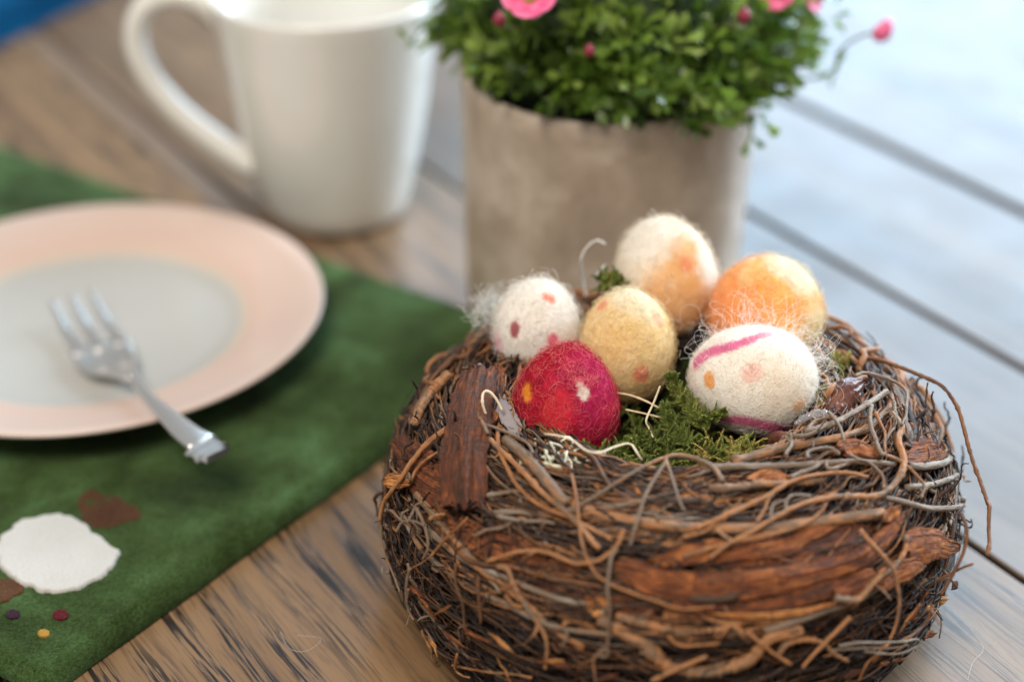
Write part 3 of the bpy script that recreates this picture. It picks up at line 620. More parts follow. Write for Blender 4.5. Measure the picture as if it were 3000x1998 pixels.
# thick branches
hero(m_(ZA, [(60, 400), (200, 440), (350, 485), (600, 530), (850, 555), (1050, 560), (1300, 560), (1572, 530)]) + m_(Z3, [(780, 810), (920, 790)]), 1.75, .74, 1.2, 1, 60, .03, (.8, .9), name='branch')
hero(m_(ZB, [(340, 490), (460, 640), (600, 800), (740, 950), (900, 1060), (1010, 1160), (1130, 1270), (1300, 1370)]), 1.15, .76, 1.6, 2, 60, .05, (.9, .8), name='branch')
hero(m_(ZB, [(850, 170), (950, 260), (1050, 370), (1130, 470), (1195, 545)]), 1.55, .80, 2.6, 0, 40, .04, (.95, 1), name='branch')
hero(m_(ZB, [(690, 20), (740, 150), (850, 260), (960, 370), (1060, 480), (1160, 560), (1260, 650), (1330, 740), (1390, 800)]), .75, .72, 3.2, 1, 60, .05, (.9, 1))
hero(m_(ZB, [(800, 100), (810, 230), (860, 340), (910, 430), (1000, 520), (1100, 580), (1220, 620), (1330, 680), (1460, 750)]), .62, .66, 2.6, 1, 60, .08)
hero(m_(ZA, [(960, 290), (1100, 290), (1300, 265), (1480, 262)]) + m_(Z3, [(500, 650), (640, 640)]), 1.15, .80, 1.8, 2, 50, .05, name='branch')
hero(m_(Z3, [(130, 585), (250, 575), (400, 575), (600, 565), (800, 553), (980, 565)]), 1.05, .88, 2.0, 1, 50, .04, name='branch')
hero(m_(Z3, [(1040, 572), (1120, 575), (1200, 560), (1240, 530), (1225, 500)]), 1.15, .95, 1.8, 0, 30, .03, (1, .8), name='branch')
hero(m_(Z3, [(1030, 672), (1130, 662), (1210, 640), (1268, 612), (1262, 585)]), .95, .93, 2.0, 0, 36, .03, (1, .7), name='branch')
hero(m_(Z3, [(880, 705), (1000, 735), (1120, 765), (1220, 768), (1285, 755), (1292, 720)]), .95, .90, 2.2, 0, 40, .03, (.9, .8), name='branch')
hero(m_(Z3, [(560, 415), (640, 395), (720, 365), (800, 320), (880, 270), (940, 232)]), .85, .90, 3.0, 0, 40, .05, (1, 1), name='branch')
hero(m_(Z3, [(230, 555), (330, 530), (450, 495), (600, 465), (740, 440), (850, 400), (930, 330), (960, 290), (965, 240)]), 1.35, .78, 1.0, 1, 50, .05, name='branch')
# the prominent orange-pink rootlet
hero(m_(Z3, [(120, 1000), (200, 940), (300, 885), (400, 825), (500, 768), (600, 733), (700, 715), (800, 712), (890, 712), (950, 680), (1000, 620), (1018, 550), (1000, 480), (990, 440), (1010, 405), (990, 370), (960, 330)]), .95, .74, 3.2, 2, 90, .05, (.55, 1.05), name='branch')
hero(m_(Z3, [(60, 860), (180, 810), (300, 755), (400, 705), (480, 655), (560, 625), (680, 605), (780, 605), (850, 625)]), .7, .70, 2.8, 2, 60, .06)
hero(m_(Z3, [(340, 830), (380, 770), (390, 735), (420, 700)]), .42, .70, 3.0, 0, 24)
hero(m_(Z3, [(480, 790), (475, 740), (500, 710), (550, 705), (590, 712)]), .45, .92, 3.4, 0, 30)
hero(m_(Z3, [(405, 830), (410, 760), (440, 735), (470, 735)]), .40, .86, 3.4, 0, 24)
hero(m_(Z3, [(0, 990), (100, 960), (200, 930), (330, 910), (440, 880), (560, 840), (640, 780), (660, 745)]), .5, .68, 2.8, 1, 50)
hero(m_(Z3, [(0, 900), (110, 870), (200, 790), (280, 755), (340, 750)]), .5, .70, 2.6, 1, 36)
hero(m_(ZA, [(1005, 560), (1080, 620), (1140, 640), (1180, 620), (1260, 560)]), .45, .68, 3.2, 0, 30)
hero(m_(ZA, [(1000, 725), (1060, 670), (1150, 640), (1300, 600), (1450, 575), (1570, 530)]), .5, .69, 3.0, 0, 40)
# thin dark vines and tendrils
hero(m_(ZD, [(985, 515), (920, 460), (920, 370), (1000, 312), (1130, 302), (1290, 325), (1440, 375), (1600, 440), (1740, 530), (1780, 620)]), .52, .84, 4.2, 0, 70, .03)
hero(m_(ZA, [(0, 450), (120, 395), (250, 320), (400, 225), (540, 145), (660, 95), (760, 75), (880, 100), (980, 150), (1030, 215), (1045, 250)]), .62, .80, 3.4, 0, 70, .04, (.6, 1.2))
hero(m_(ZA, [(675, 115), (600, 230), (540, 340), (500, 460), (465, 570), (440, 670)]), .50, .84, 4.2, 0, 50, .03)
hero(m_(ZA, [(672, 90), (705, 190), (740, 300), (770, 390), (800, 440)]), .46, .80, 4.0, 0, 36, .03)
hero(m_(ZA, [(55, 200), (78, 300), (92, 400), (105, 530), (125, 660), (170, 780), (230, 870), (320, 930), (450, 980), (600, 1030), (780, 1085), (990, 1070)]), .42, .66, 4.0, 0, 80, .03)
hero(m_(ZA, [(360, 690), (318, 740), (300, 850), (292, 950), (305, 1060), (298, 1200), (290, 1330), (265, 1370), (225, 1385)]), .48, .86, 4.4, 2, 60, .04)
hero(m_(ZA, [(225, 1385), (270, 1400), (300, 1370), (280, 1345), (240, 1365), (200, 1420), (205, 1500), (215, 1568)]), .45, .80, 4.4, 0, 50, .04)
hero(m_(ZB, [(740, 870), (830, 845), (930, 815), (1060, 815), (1170, 855), (1260, 885), (1370, 870), (1450, 820), (1500, 760), (1525, 690)]), .60, .69, 4.0, 1, 70, .05, (.9, .9))
hero(m_(ZB, [(120, 640), (140, 540), (190, 470), (240, 400), (300, 310), (370, 220), (440, 160), (515, 110)]), .85, .68, 4.0, 0, 60, .05, (.5, 1.1))
hero(m_(ZB, [(300, 420), (330, 350), (400, 280), (490, 225), (520, 200)]), .45, .66, 3.4, 0, 36)
hero(m_(ZB, [(290, 1030), (280, 1110), (300, 1180), (320, 1210)]), .45, .80, 3.6, 0, 24)
hero(m_(ZB, [(300, 910), (280, 980), (275, 1080), (290, 1170)]), .5, .82, 3.6, 0, 24)
hero(m_(ZB, [(140, 560), (130, 680), (140, 800), (190, 920), (240, 1050)]), .45, .80, 2.8, 0, 40)
hero(m_(ZB, [(220, 700), (250, 650), (310, 640), (380, 665)]), .48, .86, 4.6, 1, 30)
hero(m_(ZB, [(280, 650), (310, 600), (330, 550), (370, 535)]), .42, .84, 4.6, 0, 24)
hero(m_(ZB, [(330, 560), (370, 640), (395, 720), (400, 800), (370, 860)]), .5, .84, 4.2, 2, 40)
hero(m_(ZB, [(420, 840), (470, 780), (510, 730), (570, 680), (630, 620)]), .42, .62, 3.6, 4, 40, .15)
hero(m_(ZB, [(410, 630), (440, 610), (500, 600)]), .55, .70, 3.6, 0, 20)
hero(m_(ZB, [(800, 900), (860, 920), (890, 1000), (940, 1090), (1000, 1180), (1060, 1270), (1085, 1360), (1075, 1490)]), .75, .74, 3.0, 3, 60, .10)
hero(m_(ZB, [(560, 880), (560, 1000), (600, 1120), (610, 1240), (640, 1330)]), .42, .44, 2.6, 0, 40)
hero(m_(ZB, [(690, 960), (690, 1060), (700, 1170), (705, 1230)]), .5, .50, 3.0, 1, 30)
hero(m_(ZB, [(560, 1460), (570, 1400), (555, 1490), (600, 1530), (640, 1540)]), .4, .70, 2.8, 0, 36)
hero(m_(ZB, [(540, 1470), (640, 1490), (760, 1510), (880, 1520), (1000, 1540)]), .4, .68, 2.4, 0, 36)
hero(m_(ZB, [(800, 610), (880, 630), (960, 640), (1060, 640), (1130, 655)]), .6, .84, 2.6, 2, 36, .1)
hero(m_(ZB, [(670, 725), (740, 690), (820, 680), (880, 650)]), .5, .82, 3.0, 1, 30, .1)
hero(m_(ZB, [(700, 495), (800, 485), (900, 470), (960, 478)]), .8, .86, 1.8, 0, 24, .06)
# lower, out-of-focus thick gnarled stems
hero(m_(ZA, [(230, 1150), (330, 1200), (430, 1260), (540, 1320), (620, 1400), (700, 1460), (900, 1500), (1080, 1470), (1240, 1410), (1300, 1330), (1380, 1270), (1572, 1230)]), 1.75, .74, 1.8, 3, 80, .06, (1, .8), name='branch')
hero(m_(ZA, [(350, 1130), (500, 1170), (650, 1210), (850, 1240), (1000, 1230), (1100, 1190), (1170, 1240), (1230, 1300)]), 1.35, .72, 1.2, 3, 70, .07, name='branch')
hero(m_(ZA, [(660, 1130), (800, 1110), (900, 1130), (1060, 1170), (1250, 1160), (1572, 1150)]), 1.3, .66, .8, 2, 60, .07, name='branch')
hero(m_(ZA, [(0, 1170), (100, 1160), (200, 1220), (300, 1300)]), 1.1, .66, .8, 1, 40, .07, name='branch')
hero(m_(ZA, [(580, 1560), (700, 1500), (840, 1440), (945, 1395)]), .75, .69, 2.8, 0, 30, .05)
hero(m_(ZA, [(690, 1265), (760, 1320), (860, 1325), (1030, 1310)]), .45, .68, 2.8, 0, 36, .05)
hero(m_(ZA, [(1200, 1230), (1300, 1310), (1400, 1390), (1500, 1450)]), .6, .66, 2.6, 0, 36, .05)
hero(m_(Z3, [(770, 1270), (700, 1340), (620, 1420), (550, 1500)]), .6, .67, 2.8, 0, 36, .05)
hero(m_(Z3, [(440, 1440), (480, 1390), (560, 1370), (640, 1385), (700, 1440), (760, 1470)]), .8, .72, 2.0, 2, 44, .08, name='branch')
hero(m_(Z3, [(700, 1180), (800, 1190), (860, 1130), (900, 1090), (960, 1050), (1010, 990), (1030, 930), (1020, 890)]), .95, .76, 2.6, 2, 56, .08, name='branch')
# right side
hero(m_(Z3, [(815, 865), (870, 930), (930, 995), (975, 1060), (990, 1130), (998, 1200), (985, 1290), (955, 1370)]), .55, .72, 4.0, 1, 60, .06)
hero(m_(ZC, [(640, 320), (720, 290), (840, 310), (980, 360), (1080, 420), (1120, 490), (1115, 600), (1110, 680), (1070, 770)]), .55, .86, 4.5, 0, 60, .04)
hero(m_(ZC, [(795, 590), (780, 680), (790, 790), (830, 890), (860, 990), (910, 1050)]), .75, .86, 3.0, 2, 44, .07)
hero(m_(ZC, [(830, 650), (860, 720), (900, 800), (920, 850), (915, 960), (925, 1050)]), .48, .56, 3.2, 2, 40, .12)
hero(m_(ZC, [(975, 380), (1010, 480), (1040, 580), (1090, 670)]), .5, .44, 3.4, 1, 30, .10)
hero(m_(ZC, [(1000, 560), (1010, 640), (1040, 720), (1065, 770)]), .6, .90, 3.4, 1, 30, .1)
hero(m_(ZC, [(580, 1035), (680, 1085), (780, 1120), (860, 1190), (905, 1260), (905, 1350)]), .5, .82, 4.0, 0, 44, .04)
hero(m_(ZC, [(930, 1045), (1060, 1100), (1160, 1180), (1260, 1290), (1280, 1350), (1250, 1440)]), .5, .78, 3.6, 0, 44, .05)
hero(m_(ZC, [(400, 650), (460, 720), (510, 800), (545, 920)]), .48, .88, 4.6, 0, 30, .04)
hero(m_(ZC, [(0, 850), (80, 865), (200, 865), (300, 820), (400, 770), (440, 765)]), .65, .80, 3.2, 1, 40, .06)
hero(m_(ZC, [(210, 800), (280, 730), (370, 705), (440, 700)]), .6, .82, 3.2, 1, 30, .07)
hero(m_(ZC, [(210, 1075), (205, 1020), (280, 990), (400, 975), (480, 1010), (490, 1040)]), .55, .88, 3.0, 2, 40, .1)
hero(m_(ZC, [(0, 1040), (60, 950), (30, 900), (0, 870)]), .5, .92, 3.4, 2, 26, .08)
hero(m_(ZC, [(60, 1250), (160, 1200), (270, 1160), (360, 1100), (400, 1170), (560, 1130), (640, 1100)]), .6, .84, 3.0, 2, 44, .12)
hero(m_(Z3, [(1280, 790), (1305, 850), (1305, 920), (1280, 1000), (1240, 1080), (1190, 1165)]), .55, .50, 3.0, 0, 50, .03, depth=[.43, .428, .427, .427, .428, .43])
hero(m_(Z3, [(1165, 1100), (1230, 1070), (1290, 1040), (1338, 1022)]), .42, .50, 3.0, 0, 30, .05, depth=[.432, .43, .428, .426])
hero(m_(Z3, [(1215, 980), (1210, 1040), (1195, 1100)]), .45, .45, 2.0, 0, 24)
hero(m_(Z3, [(1150, 1210), (1120, 1290), (1070, 1340), (1000, 1380)]), .5, .46, 3.0, 0, 30, .04)
hero(m_(Z3, [(1140, 1230), (1165, 1270), (1185, 1305)]), .4, .5, 3.0, 0, 20, .04, depth=[.415, .412, .41])
hero(m_(Z3, [(720, 1400), (820, 1385), (920, 1385), (1020, 1380), (1082, 1370), (1080, 1400), (1000, 1435), (920, 1435), (840, 1425)]), .38, .95, 3.6, 0, 70, .02)
hero(m_(Z3, [(690, 1420), (840, 1410), (960, 1410), (1040, 1395)]), .35, .92, 3.4, 0, 44, .02)
hero(m_(Z3, [(810, 1560), (850, 1480), (900, 1440), (970, 1440)]), .35, .6, 2.6, 0, 34, .02)
# long dangling twig on the right
dang = m_(ZC, [(700, 145), (800, 160), (900, 180), (1040, 230), (1180, 285), (1310, 340), (1430, 400), (1520, 500), (1590, 620), (1640, 780), (1690, 980), (1740, 1140), (1800, 1300), (1860, 1480)]) + m_(Z3, [(1412, 760), (1408, 860), (1412, 930), (1402, 985)])
hero(dang, .62, .52, 0, 0, 120, .10, (1.05, .85), depth=list(np.linspace(.475, .432, len(dang))), name='dangling_twig')
o = hero(m_(ZC, [(975, 350), (1000, 310), (1015, 275)]), .5, .4, 2.0, 1, 20, .1)

# -- bark strips
def strip(pts, width, tint, off=2.0, seed=1, arch=.3, thick=1.0, n=64, taper=(.06, .06), ridge=.00022, nx=17):
    off += 1.2
    H_ = [hit(px, py, off * .001) for px, py in pts]
    W = np.broadcast_to(width, (len(pts),)); D = resample(np.c_[np.array([h[0] for h in H_]), np.array([h[1] for h in H_]), W], n)
    Nn = D[:, 3:6] / np.linalg.norm(D[:, 3:6], axis=1)[:, None]
    for _ in range(6): D[1:-1, :3] = (D[:-2, :3] + 2 * D[1:-1, :3] + D[2:, :3]) / 4
    for _ in range(12): Nn[1:-1] = (Nn[:-2] + Nn[1:-1] + Nn[2:]) / 3
    Nn /= np.linalg.norm(Nn, axis=1)[:, None]
    mb = MB(); strip_mb(mb, D[:, :3], Nn, D[:, 6] * .001, arch, thick * .001, tint, nx, ridge, seed, taper)
    return mb.build('bark_strip', STRIP, nest)
a0, a1 = hit(*ZD(1060, 1160), .006), hit(*ZD(1215, -60), .006); pa, pb = a0[0], a1[0]; pb = pb + (pb - pa) * .18
bow = (a0[1] + a1[1]); bow /= np.linalg.norm(bow); ss = np.linspace(0, 1, 80)[:, None]; P = pb * (1 - ss) + pa * ss + bow * .0035 * np.sin(ss * math.pi) + bow * .0006
Nn = np.repeat((bow * .8 + np.array([0, -.5, .2]))[None], 80, 0); Nn /= np.linalg.norm(Nn, axis=1)[:, None]
mb = MB(); strip_mb(mb, P, Nn, .001 * np.interp(ss[:, 0], [0, .3, .6, .85, 1], [10.5, 12.2, 13.4, 13.0, 11.0]), .45, .0018, .40, 23, .00022, 3, (.01, .01)); o = mb.build('bark_strip', STRIP, nest); o['label'] = 'broad upright brown bark slab over the rim'
o = strip(m_(ZB, [(360, 440), (500, 590), (620, 690), (720, 770), (850, 830), (1000, 900), (1150, 990), (1300, 1070), (1450, 1120), (1650, 1140), (1800, 1140)]), [2, 4, 6, 8, 10, 11.5, 12, 11, 9, 6.5, 3], .52, .9, 5, .16, 1.3, 110, (.05, .12), .00026, 23); o['label'] = 'wide reddish bark strip across the front'
o = strip(m_(ZA, [(320, 790), (450, 830), (600, 900), (800, 935), (1000, 945), (1200, 925), (1400, 890), (1572, 870)]) + m_(Z3, [(800, 1010), (900, 940), (980, 850), (1020, 800)]), [4, 6.5, 7.2, 7.4, 7.2, 7, 6.6, 6.2, 5.6, 4.8, 4.4, 3.4], .56, 2.6, 6, .6, 1.2, 110, (.04, .06), .00022, 21); o['label'] = 'long rolled orange brown bark strip'
strip(m_(ZA, [(620, 1090), (800, 1060), (1000, 1060), (1200, 1075), (1400, 1060)]) + m_(Z3, [(500, 1170), (640, 1140), (780, 1110)]), [3, 5, 6, 6.5, 6.5, 6.2, 5.5, 3], .50, 1.7, 7, .3, 1.2, 70, (.12, .1), .00024)
strip(m_(ZA, [(560, 770), (720, 750), (880, 715), (1000, 680), (1100, 650)]), [2, 4, 5, 4.5, 2.5], .66, 1.9, 8, .4, 1.0, 50, (.2, .1))
strip(m_(ZA, [(960, 790), (1100, 720), (1300, 690), (1500, 650)]) + m_(Z3, [(560, 885), (700, 850)]), [2, 3.5, 5, 5.5, 4.5, 2.5], .60, 1.3, 9, .3, 1.0, 60, (.15, .1))
strip(m_(Z3, [(160, 1030), (300, 1000), (430, 975), (600, 950), (760, 910), (880, 860)]), [3, 6.5, 8.5, 8.5, 7.5, 4], .42, .2, 10, .2, 1.0, 60)
o = strip(m_(Z3, [(1040, 960), (1110, 940), (1180, 935), (1240, 948), (1275, 945)]), [8, 9.5, 8.5, 5, 1.6], .62, 2.4, 11, .45, 1.6, 46, (.05, .05)); o['label'] = 'pointed orange bark wedge at the right edge'
strip(m_(Z3, [(900, 1120), (980, 1075), (1060, 1040), (1115, 1025)]), [5, 6.5, 5, 2.5], .66, 2.6, 12, .4, 1.0, 36)
strip(m_(Z3, [(700, 1180), (760, 1150), (830, 1110), (900, 1080)]), [5, 7, 6.5, 4], .55, 2.2, 13, .6, 1.2, 36)
strip(m_(Z3, [(120, 1250), (250, 1262), (400, 1262), (540, 1245), (660, 1215), (760, 1185)]), [1.0, 1.3, 1.6, 1.5, 1.3, .8], .82, 2.4, 14, .2, .5, 50, (.2, .2), .0001, 5)
o = strip(m_(ZC, [(520, 990), (600, 950), (680, 950), (760, 985), (900, 990)]), [4, 6.5, 6, 5, 3], .62, 2.6, 15, .5, 1.8, 40); o['label'] = 'short split orange bark chunk on the rim'
strip(m_(ZC, [(1080, 1060), (1200, 1040), (1330, 1010), (1450, 985)]), [7, 8.5, 8, 5], .55, 1.8, 16, .3, 1.4, 40)
strip(m_(ZC, [(1110, 690), (1180, 780), (1240, 860), (1330, 940)]), [7, 9, 8, 6], .42, .6, 17, .5, 1.2, 40)
strip(m_(Z3, [(300, 640), (360, 615), (430, 610), (490, 625)]), [2, 4, 4, 2], .66, 1.8, 18, .3, .8, 30)
strip(m_(ZB, [(230, 300), (330, 370), (430, 430), (510, 470)]), [7, 10, 11, 9], .46, 1.6, 19, .4, 1.3, 40)
strip(m_(ZB, [(210, 170), (260, 240), (330, 280), (420, 300)]), [5, 8, 9, 9], .42, 2.2, 20, .5, 1.5, 40)
strip(m_(ZD, [(260, 900), (330, 890), (420, 905), (540, 905)]), [3, 4.2, 4, 2.5], .80, 3.0, 21, .2, .8, 30)
strip(m_(ZB, [(1330, 1100), (1370, 1130), (1410, 1160), (1430, 1175)]), [3, 5, 5, 3], .86, 1.9, 22, .2, .6, 24, (.2, .2))
strip(m_(Z3, [(930, 820), (970, 790), (1000, 765)]), [2, 3.2, 1.6], .74, 3.0, 23, .3, .9, 24)
# left inner side: peeled strips leaning to the opening
strip(m_(ZD, [(1380, -300), (1340, -100), (1310, 100), (1340, 330)]), [6, 8, 7.5, 4], .55, 2.4, 24, .4, 1.3, 44)
hero(m_(ZD, [(560, 330), (620, 180), (720, 20), (830, -100), (930, -200)]), 1.7, .74, 2.4, 0, 50, .05, (.9, .9), name='branch')
hero(m_(ZD, [(1240, -280), (1225, -150), (1200, 0), (1215, 200), (1260, 300), (1320, 420)]), .8, .82, 4.8, 0, 50, .05)
# grey papery bark fringe left of the red egg
pap = N('papery_bark'); pap.set(Base_Color=(.30, .26, .26, 1), Roughness=.7); pap.bump(pap.noise(pap.coord(), 900, 3), .7, .0005)
H_ = [hit(*p, .003) for p in m_(ZD, [(1400, -80), (1440, 100), (1530, 230), (1580, 320), (1620, 430)])]
D = resample(np.c_[np.array([h[0] for h in H_]), np.array([h[1] for h in H_])], 40); mb = MB(); strip_mb(mb, D[:, :3], D[:, 3:6], .0048, .7, .0004, .5, 9, .0005, 44, (.1, .2)); o = mb.build('bark_strip', pap.m, nest); o['label'] = 'curled grey papery bark shred beside the red egg'
# shiny glued brown pod on the right inside rim
GL = N('glossy_brown_pod'); GL.set(Base_Color=GL.ramp(GL.noise(GL.coord(), 160, 4), [(.3, (.05, .022, .024)), (.7, (.20, .075, .045))]), Roughness=.30); GL.bump(GL.noise(GL.coord(), 260, 3), .5, .0012)
nc3 = np.array([NC[0], NC[1], 0]); c0, c1 = at_z(*ZC(430, 650), .0660) - nc3, at_z(*ZC(740, 350), .0690) - nc3; mb = MB()
P = resample([c0, (c0 + c1) / 2 + np.array([-.0008, 0, .0016]), c1], 40); Nn = np.repeat(np.array([[-.25, -.75, .6]]), 40, 0)
strip_mb(mb, P, Nn, .0074, 1.1, .0012, .5, 15, .00035, 77, (.25, .25)); mb.build('bark_strip', GL.m, nest)['label'] = 'glossy purplish brown bark curl inside the right rim'
c0, c1 = hit(*Z3(370, 480), .001)[0], hit(*Z3(470, 440), .001)[0]; mb = MB(); tube(mb, resample([c0, (c0 + c1) / 2, c1], 20), .0028 * np.sin(np.linspace(.05, .95, 20) * math.pi) ** .5, 14); mb.build('seed_pod', GL.m, nest)
GLUE = N('clear_glue'); GLUE.set(Base_Color=(.75, .72, .74, 1), Roughness=.08, Transmission_Weight=.75, IOR=1.45); GLUE.bump(GLUE.noise(GLUE.coord(), 300, 2), .4, .001)
c = [hit(*ZC(*p), .002)[0] for p in [(90, 760), (200, 700), (300, 660), (390, 660)]]; mb = MB(); tube(mb, resample(c, 24), .0012 * np.sin(np.linspace(.06, .9, 24) * math.pi) ** .6, 14, wob=.18); mb.build('glue_blob', GLUE.m, nest)
# ================================================================== MOSS
mb = MB()
def frond(mb, base, d, L, tint, dens=26, lw=.0011, curl=.3):
    d = d / np.linalg.norm(d); c = rng.normal(size=3) * curl; n = 10; P = [base]
    for i in range(n): d = d + c / n + rng.normal(size=3) * .05; d /= np.linalg.norm(d); P.append(P[-1] + d * L / n)
    P = np.array(P); Q = resample(P, dens); T = np.gradient(Q, axis=0); T /= np.linalg.norm(T, axis=1)[:, None]
    tube(mb, Q[::3], .00022, 3, max(0, tint - .15))
    V = []; F = []; 
    for i in range(dens):
        for k in range(4):
            r_ = rng.normal(size=3); s = np.cross(T[i], r_); s /= np.linalg.norm(s) + 1e-9
            l = lw * (1.25 - .8 * i / dens) * rng.uniform(.7, 1.3); tip = Q[i] + (T[i] * .75 + s * .8) * l; w_ = np.cross(T[i], s) * l * .22
            m = len(V); V += [Q[i] + w_, Q[i] - w_, (Q[i] + tip) / 2 + T[i] * l * .1 + w_, tip]; F += [(m, m + 1, m + 3), (m, m + 2, m + 3)]
    mb.add(V, F, np.clip(tint + rng.normal(size=len(V)) * .06, 0, 1))
for i in range(900):
    th = rng.uniform(0, 2 * math.pi); r_ = .043 * math.sqrt(rng.uniform()); x, y = r_ * math.cos(th), r_ * math.sin(th)
    z = .0475 + .006 * max(0, (r_ - .025) / .018) + rng.uniform(0, .003); d = np.array([rng.normal() * .8, rng.normal() * .8, rng.uniform(.2, 1.2)])
    frond(mb, np.array([NC[0] + x, NC[1] + y, z]), d, rng.uniform(.004, .009), np.clip(rng.normal(.33, .14), 0, .8), 12, .0012)
# mound at the front between red and white egg, with golden part at the right
for i in range(330):
    u = rng.uniform(); px, py = 1790 + u * 430 + rng.normal() * 14, 1345 - 35 * math.sin(u * 3.0) + rng.normal() * 18; p = at_z(px, py, .0590 + rng.normal() * .0010)
    gold = 1 if (u > .70 or (u > .6 and rng.uniform() < .4)) else 0
    frond(mb, p - np.array([0, -.001, .003]), np.array([rng.normal() * .8, -.2 + rng.normal() * .5, rng.uniform(.1, 1.0)]), rng.uniform(.004, .0085), np.clip((.84 if gold else .45) + rng.normal() * .10, 0, 1), 20, .0010)
def mossline(pts, z0, z1, tint, n=26, spread=.0012):
    P = np.array([at_z(*p, z0 + (z1 - z0) * i / (len(pts) - 1)) for i, p in enumerate(pts)]); Q = resample(P, n)
    for i in range(n - 1):
        t = Q[min(i + 1, n - 1)] - Q[i]; t /= np.linalg.norm(t)
        for s in (-1, 1, 0): frond(mb, Q[i], t + s * np.array([.9, .2, .1]) + rng.normal(size=3) * .3, (.0052 - .0032 * i / n) * rng.uniform(.8, 1.2), np.clip(tint + rng.normal() * .07, 0, 1), 14, .0010, .2)
mossline(m_(Z1, [(1420, 1290), (1340, 1200), (1270, 1110), (1225, 1030), (1205, 975)]), .060, .073, .58, 30)
mossline(m_(Z1, [(1300, 1380), (1240, 1300), (1190, 1230), (1170, 1160)]), .060, .068, .50, 22)
mossline(m_(Z1, [(1400, 1250), (1460, 1210), (1490, 1195)]), .061, .066, .52, 12)
mossline(m_(Z1, [(1180, 1370), (1080, 1350), (1000, 1330), (950, 1370)]), .060, .062, .46, 18)
for (px, py, z, tn) in ((2385, 1095, .062, .5), (2450, 1090, .064, .72), (2462, 1075, .066, .75), (2420, 1180, .063, .5), (2400, 1170, .063, .55), (1795, 830, .078, .6), (1770, 835, .076, .5), (2050, 960, .060, .4), (1700, 1330, .061, .45), (1740, 1335, .061, .5)):
    for k in range(14): frond(mb, at_z(px + rng.normal() * 12, py + rng.normal() * 10, z), rng.normal(size=3) * .7 + np.array([0, 0, .7]), .005, np.clip(tn + rng.normal() * .1, 0, 1), 16, .0011)
# an unseen mound under the back sprig carries it
o = mb.build('moss', MOSS); tag(o, 'dark green and golden feather moss lining the nest around the eggs', 'moss', kind='stuff')
# lichen
mb = MB()
lc = at_z(*Z1(600, 1470), .064)
for i in range(15):
    d = rng.normal(size=3) * np.array([1, .6, .5]) + np.array([.1, -.1, .25]); d /= np.linalg.norm(d); P = [lc + rng.normal(size=3) * np.array([.0035, .0012, .0006])]; L = rng.uniform(.0007, .0013)
    for q in range(5): d = d + rng.normal(size=3) * .5; d /= np.linalg.norm(d); P.append(P[-1] + d * L)
    P = resample(P, 14); tube(mb, P, .00055 * np.linspace(1.1, .5, 14), 5, rng.uniform(.3, 1), wob=.2)
    for q in range(4):
        b = P[rng.integers(3, 13)]; tube(mb, resample([b, b + rng.normal(size=3) * .0009, b + rng.normal(size=3) * .0018], 5), .00026, 4, rng.uniform(.4, 1))
for pts in ([(470, 1385), (540, 1395), (600, 1430), (640, 1470)], [(640, 1470), (720, 1480), (790, 1460), (830, 1430)], [(470, 1480), (520, 1500), (600, 1510)]):
    tube(mb, resample([at_z(*Z1(*p), .0655) for p in pts], 16), .0007 * np.linspace(1, .7, 16), 6, .6, wob=.2)
    for q in range(14):
        b = at_z(*Z1(*pts[rng.integers(0, len(pts))]), .0655) + rng.normal(size=3) * .0015; tube(mb, resample([b, b + rng.normal(size=3) * .0012, b + rng.normal(size=3) * .0022], 5), .0003, 4, rng.uniform(.4, 1))
tag(mb.build('lichen', LICHEN), 'pale cream branching lichen tuft in front of the red egg', 'lichen', kind='stuff')
# straws (parts of the nest)
def straw(pts, zs, rad=.00035, tint=.7, mat=STRAW, name='straw'):
    P = np.array([at_z(*p, z) for p, z in zip(pts, zs)]) - np.array([NC[0], NC[1], 0]); mb = MB(); tube(mb, resample(P, 30), rad * .001 if rad > .01 else rad, 6, tint, flat=.5, wob=.05); return mb.build(name, mat, nest)
straw(m_(Z1, [(480, 1315), (560, 1325), (640, 1350), (720, 1410), (800, 1420), (880, 1390), (970, 1370), (1010, 1420), (1040, 1465)]), [.0725, .073, .0735, .074, .0725, .071, .070, .069, .067], .00036, .8)
straw(m_(Z1, [(870, 1075), (980, 1095), (1090, 1140), (1180, 1195), (1240, 1240)]), [.064] * 5, .00042, .55)
straw(m_(Z1, [(945, 1175), (1040, 1195), (1150, 1220), (1230, 1230)]), [.063] * 4, .0004, .5)
straw(m_(Z1, [(1145, 1040), (1110, 1130), (1065, 1235), (1080, 1280), (1105, 1335)]), [.070, .067, .065, .063, .062], .00034, .8)
straw(m_(Z1, [(150, 1220), (125, 1140), (130, 1080), (160, 1072), (200, 1110), (240, 1180)]), [.069, .073, .075, .075, .073, .070], .0004, .9)
straw(m_(Z1, [(720, 540), (700, 420), (690, 320), (720, 250), (780, 205), (830, 230)]), [.062, .070, .078, .082, .084, .082], .0004, .8, FLUFF, 'curled_fibre')
straw(m_(Z1, [(760, 430), (800, 380), (830, 350), (820, 420)]), [.074, .077, .078, .074], .0005, .8, FLUFF, 'curled_fibre')
# pale wool wisps at the left back
st = []
for i in range(170):
    c = at_z(*Z1(170 + rng.normal() * 32, 600 + rng.normal() * 45), .070 + rng.normal() * .003); d = rng.normal(size=3); P = [c]
    for q in range(8): d = d + rng.normal(size=3) * .8; d /= np.linalg.norm(d); P.append(P[-1] + d * .0012)
    st.append(resample(P, 12) - np.array([NC[0], NC[1], 0]))
tag(hairs('wool_wisp', st, .00008, FLUFF, nest), kind='stuff')

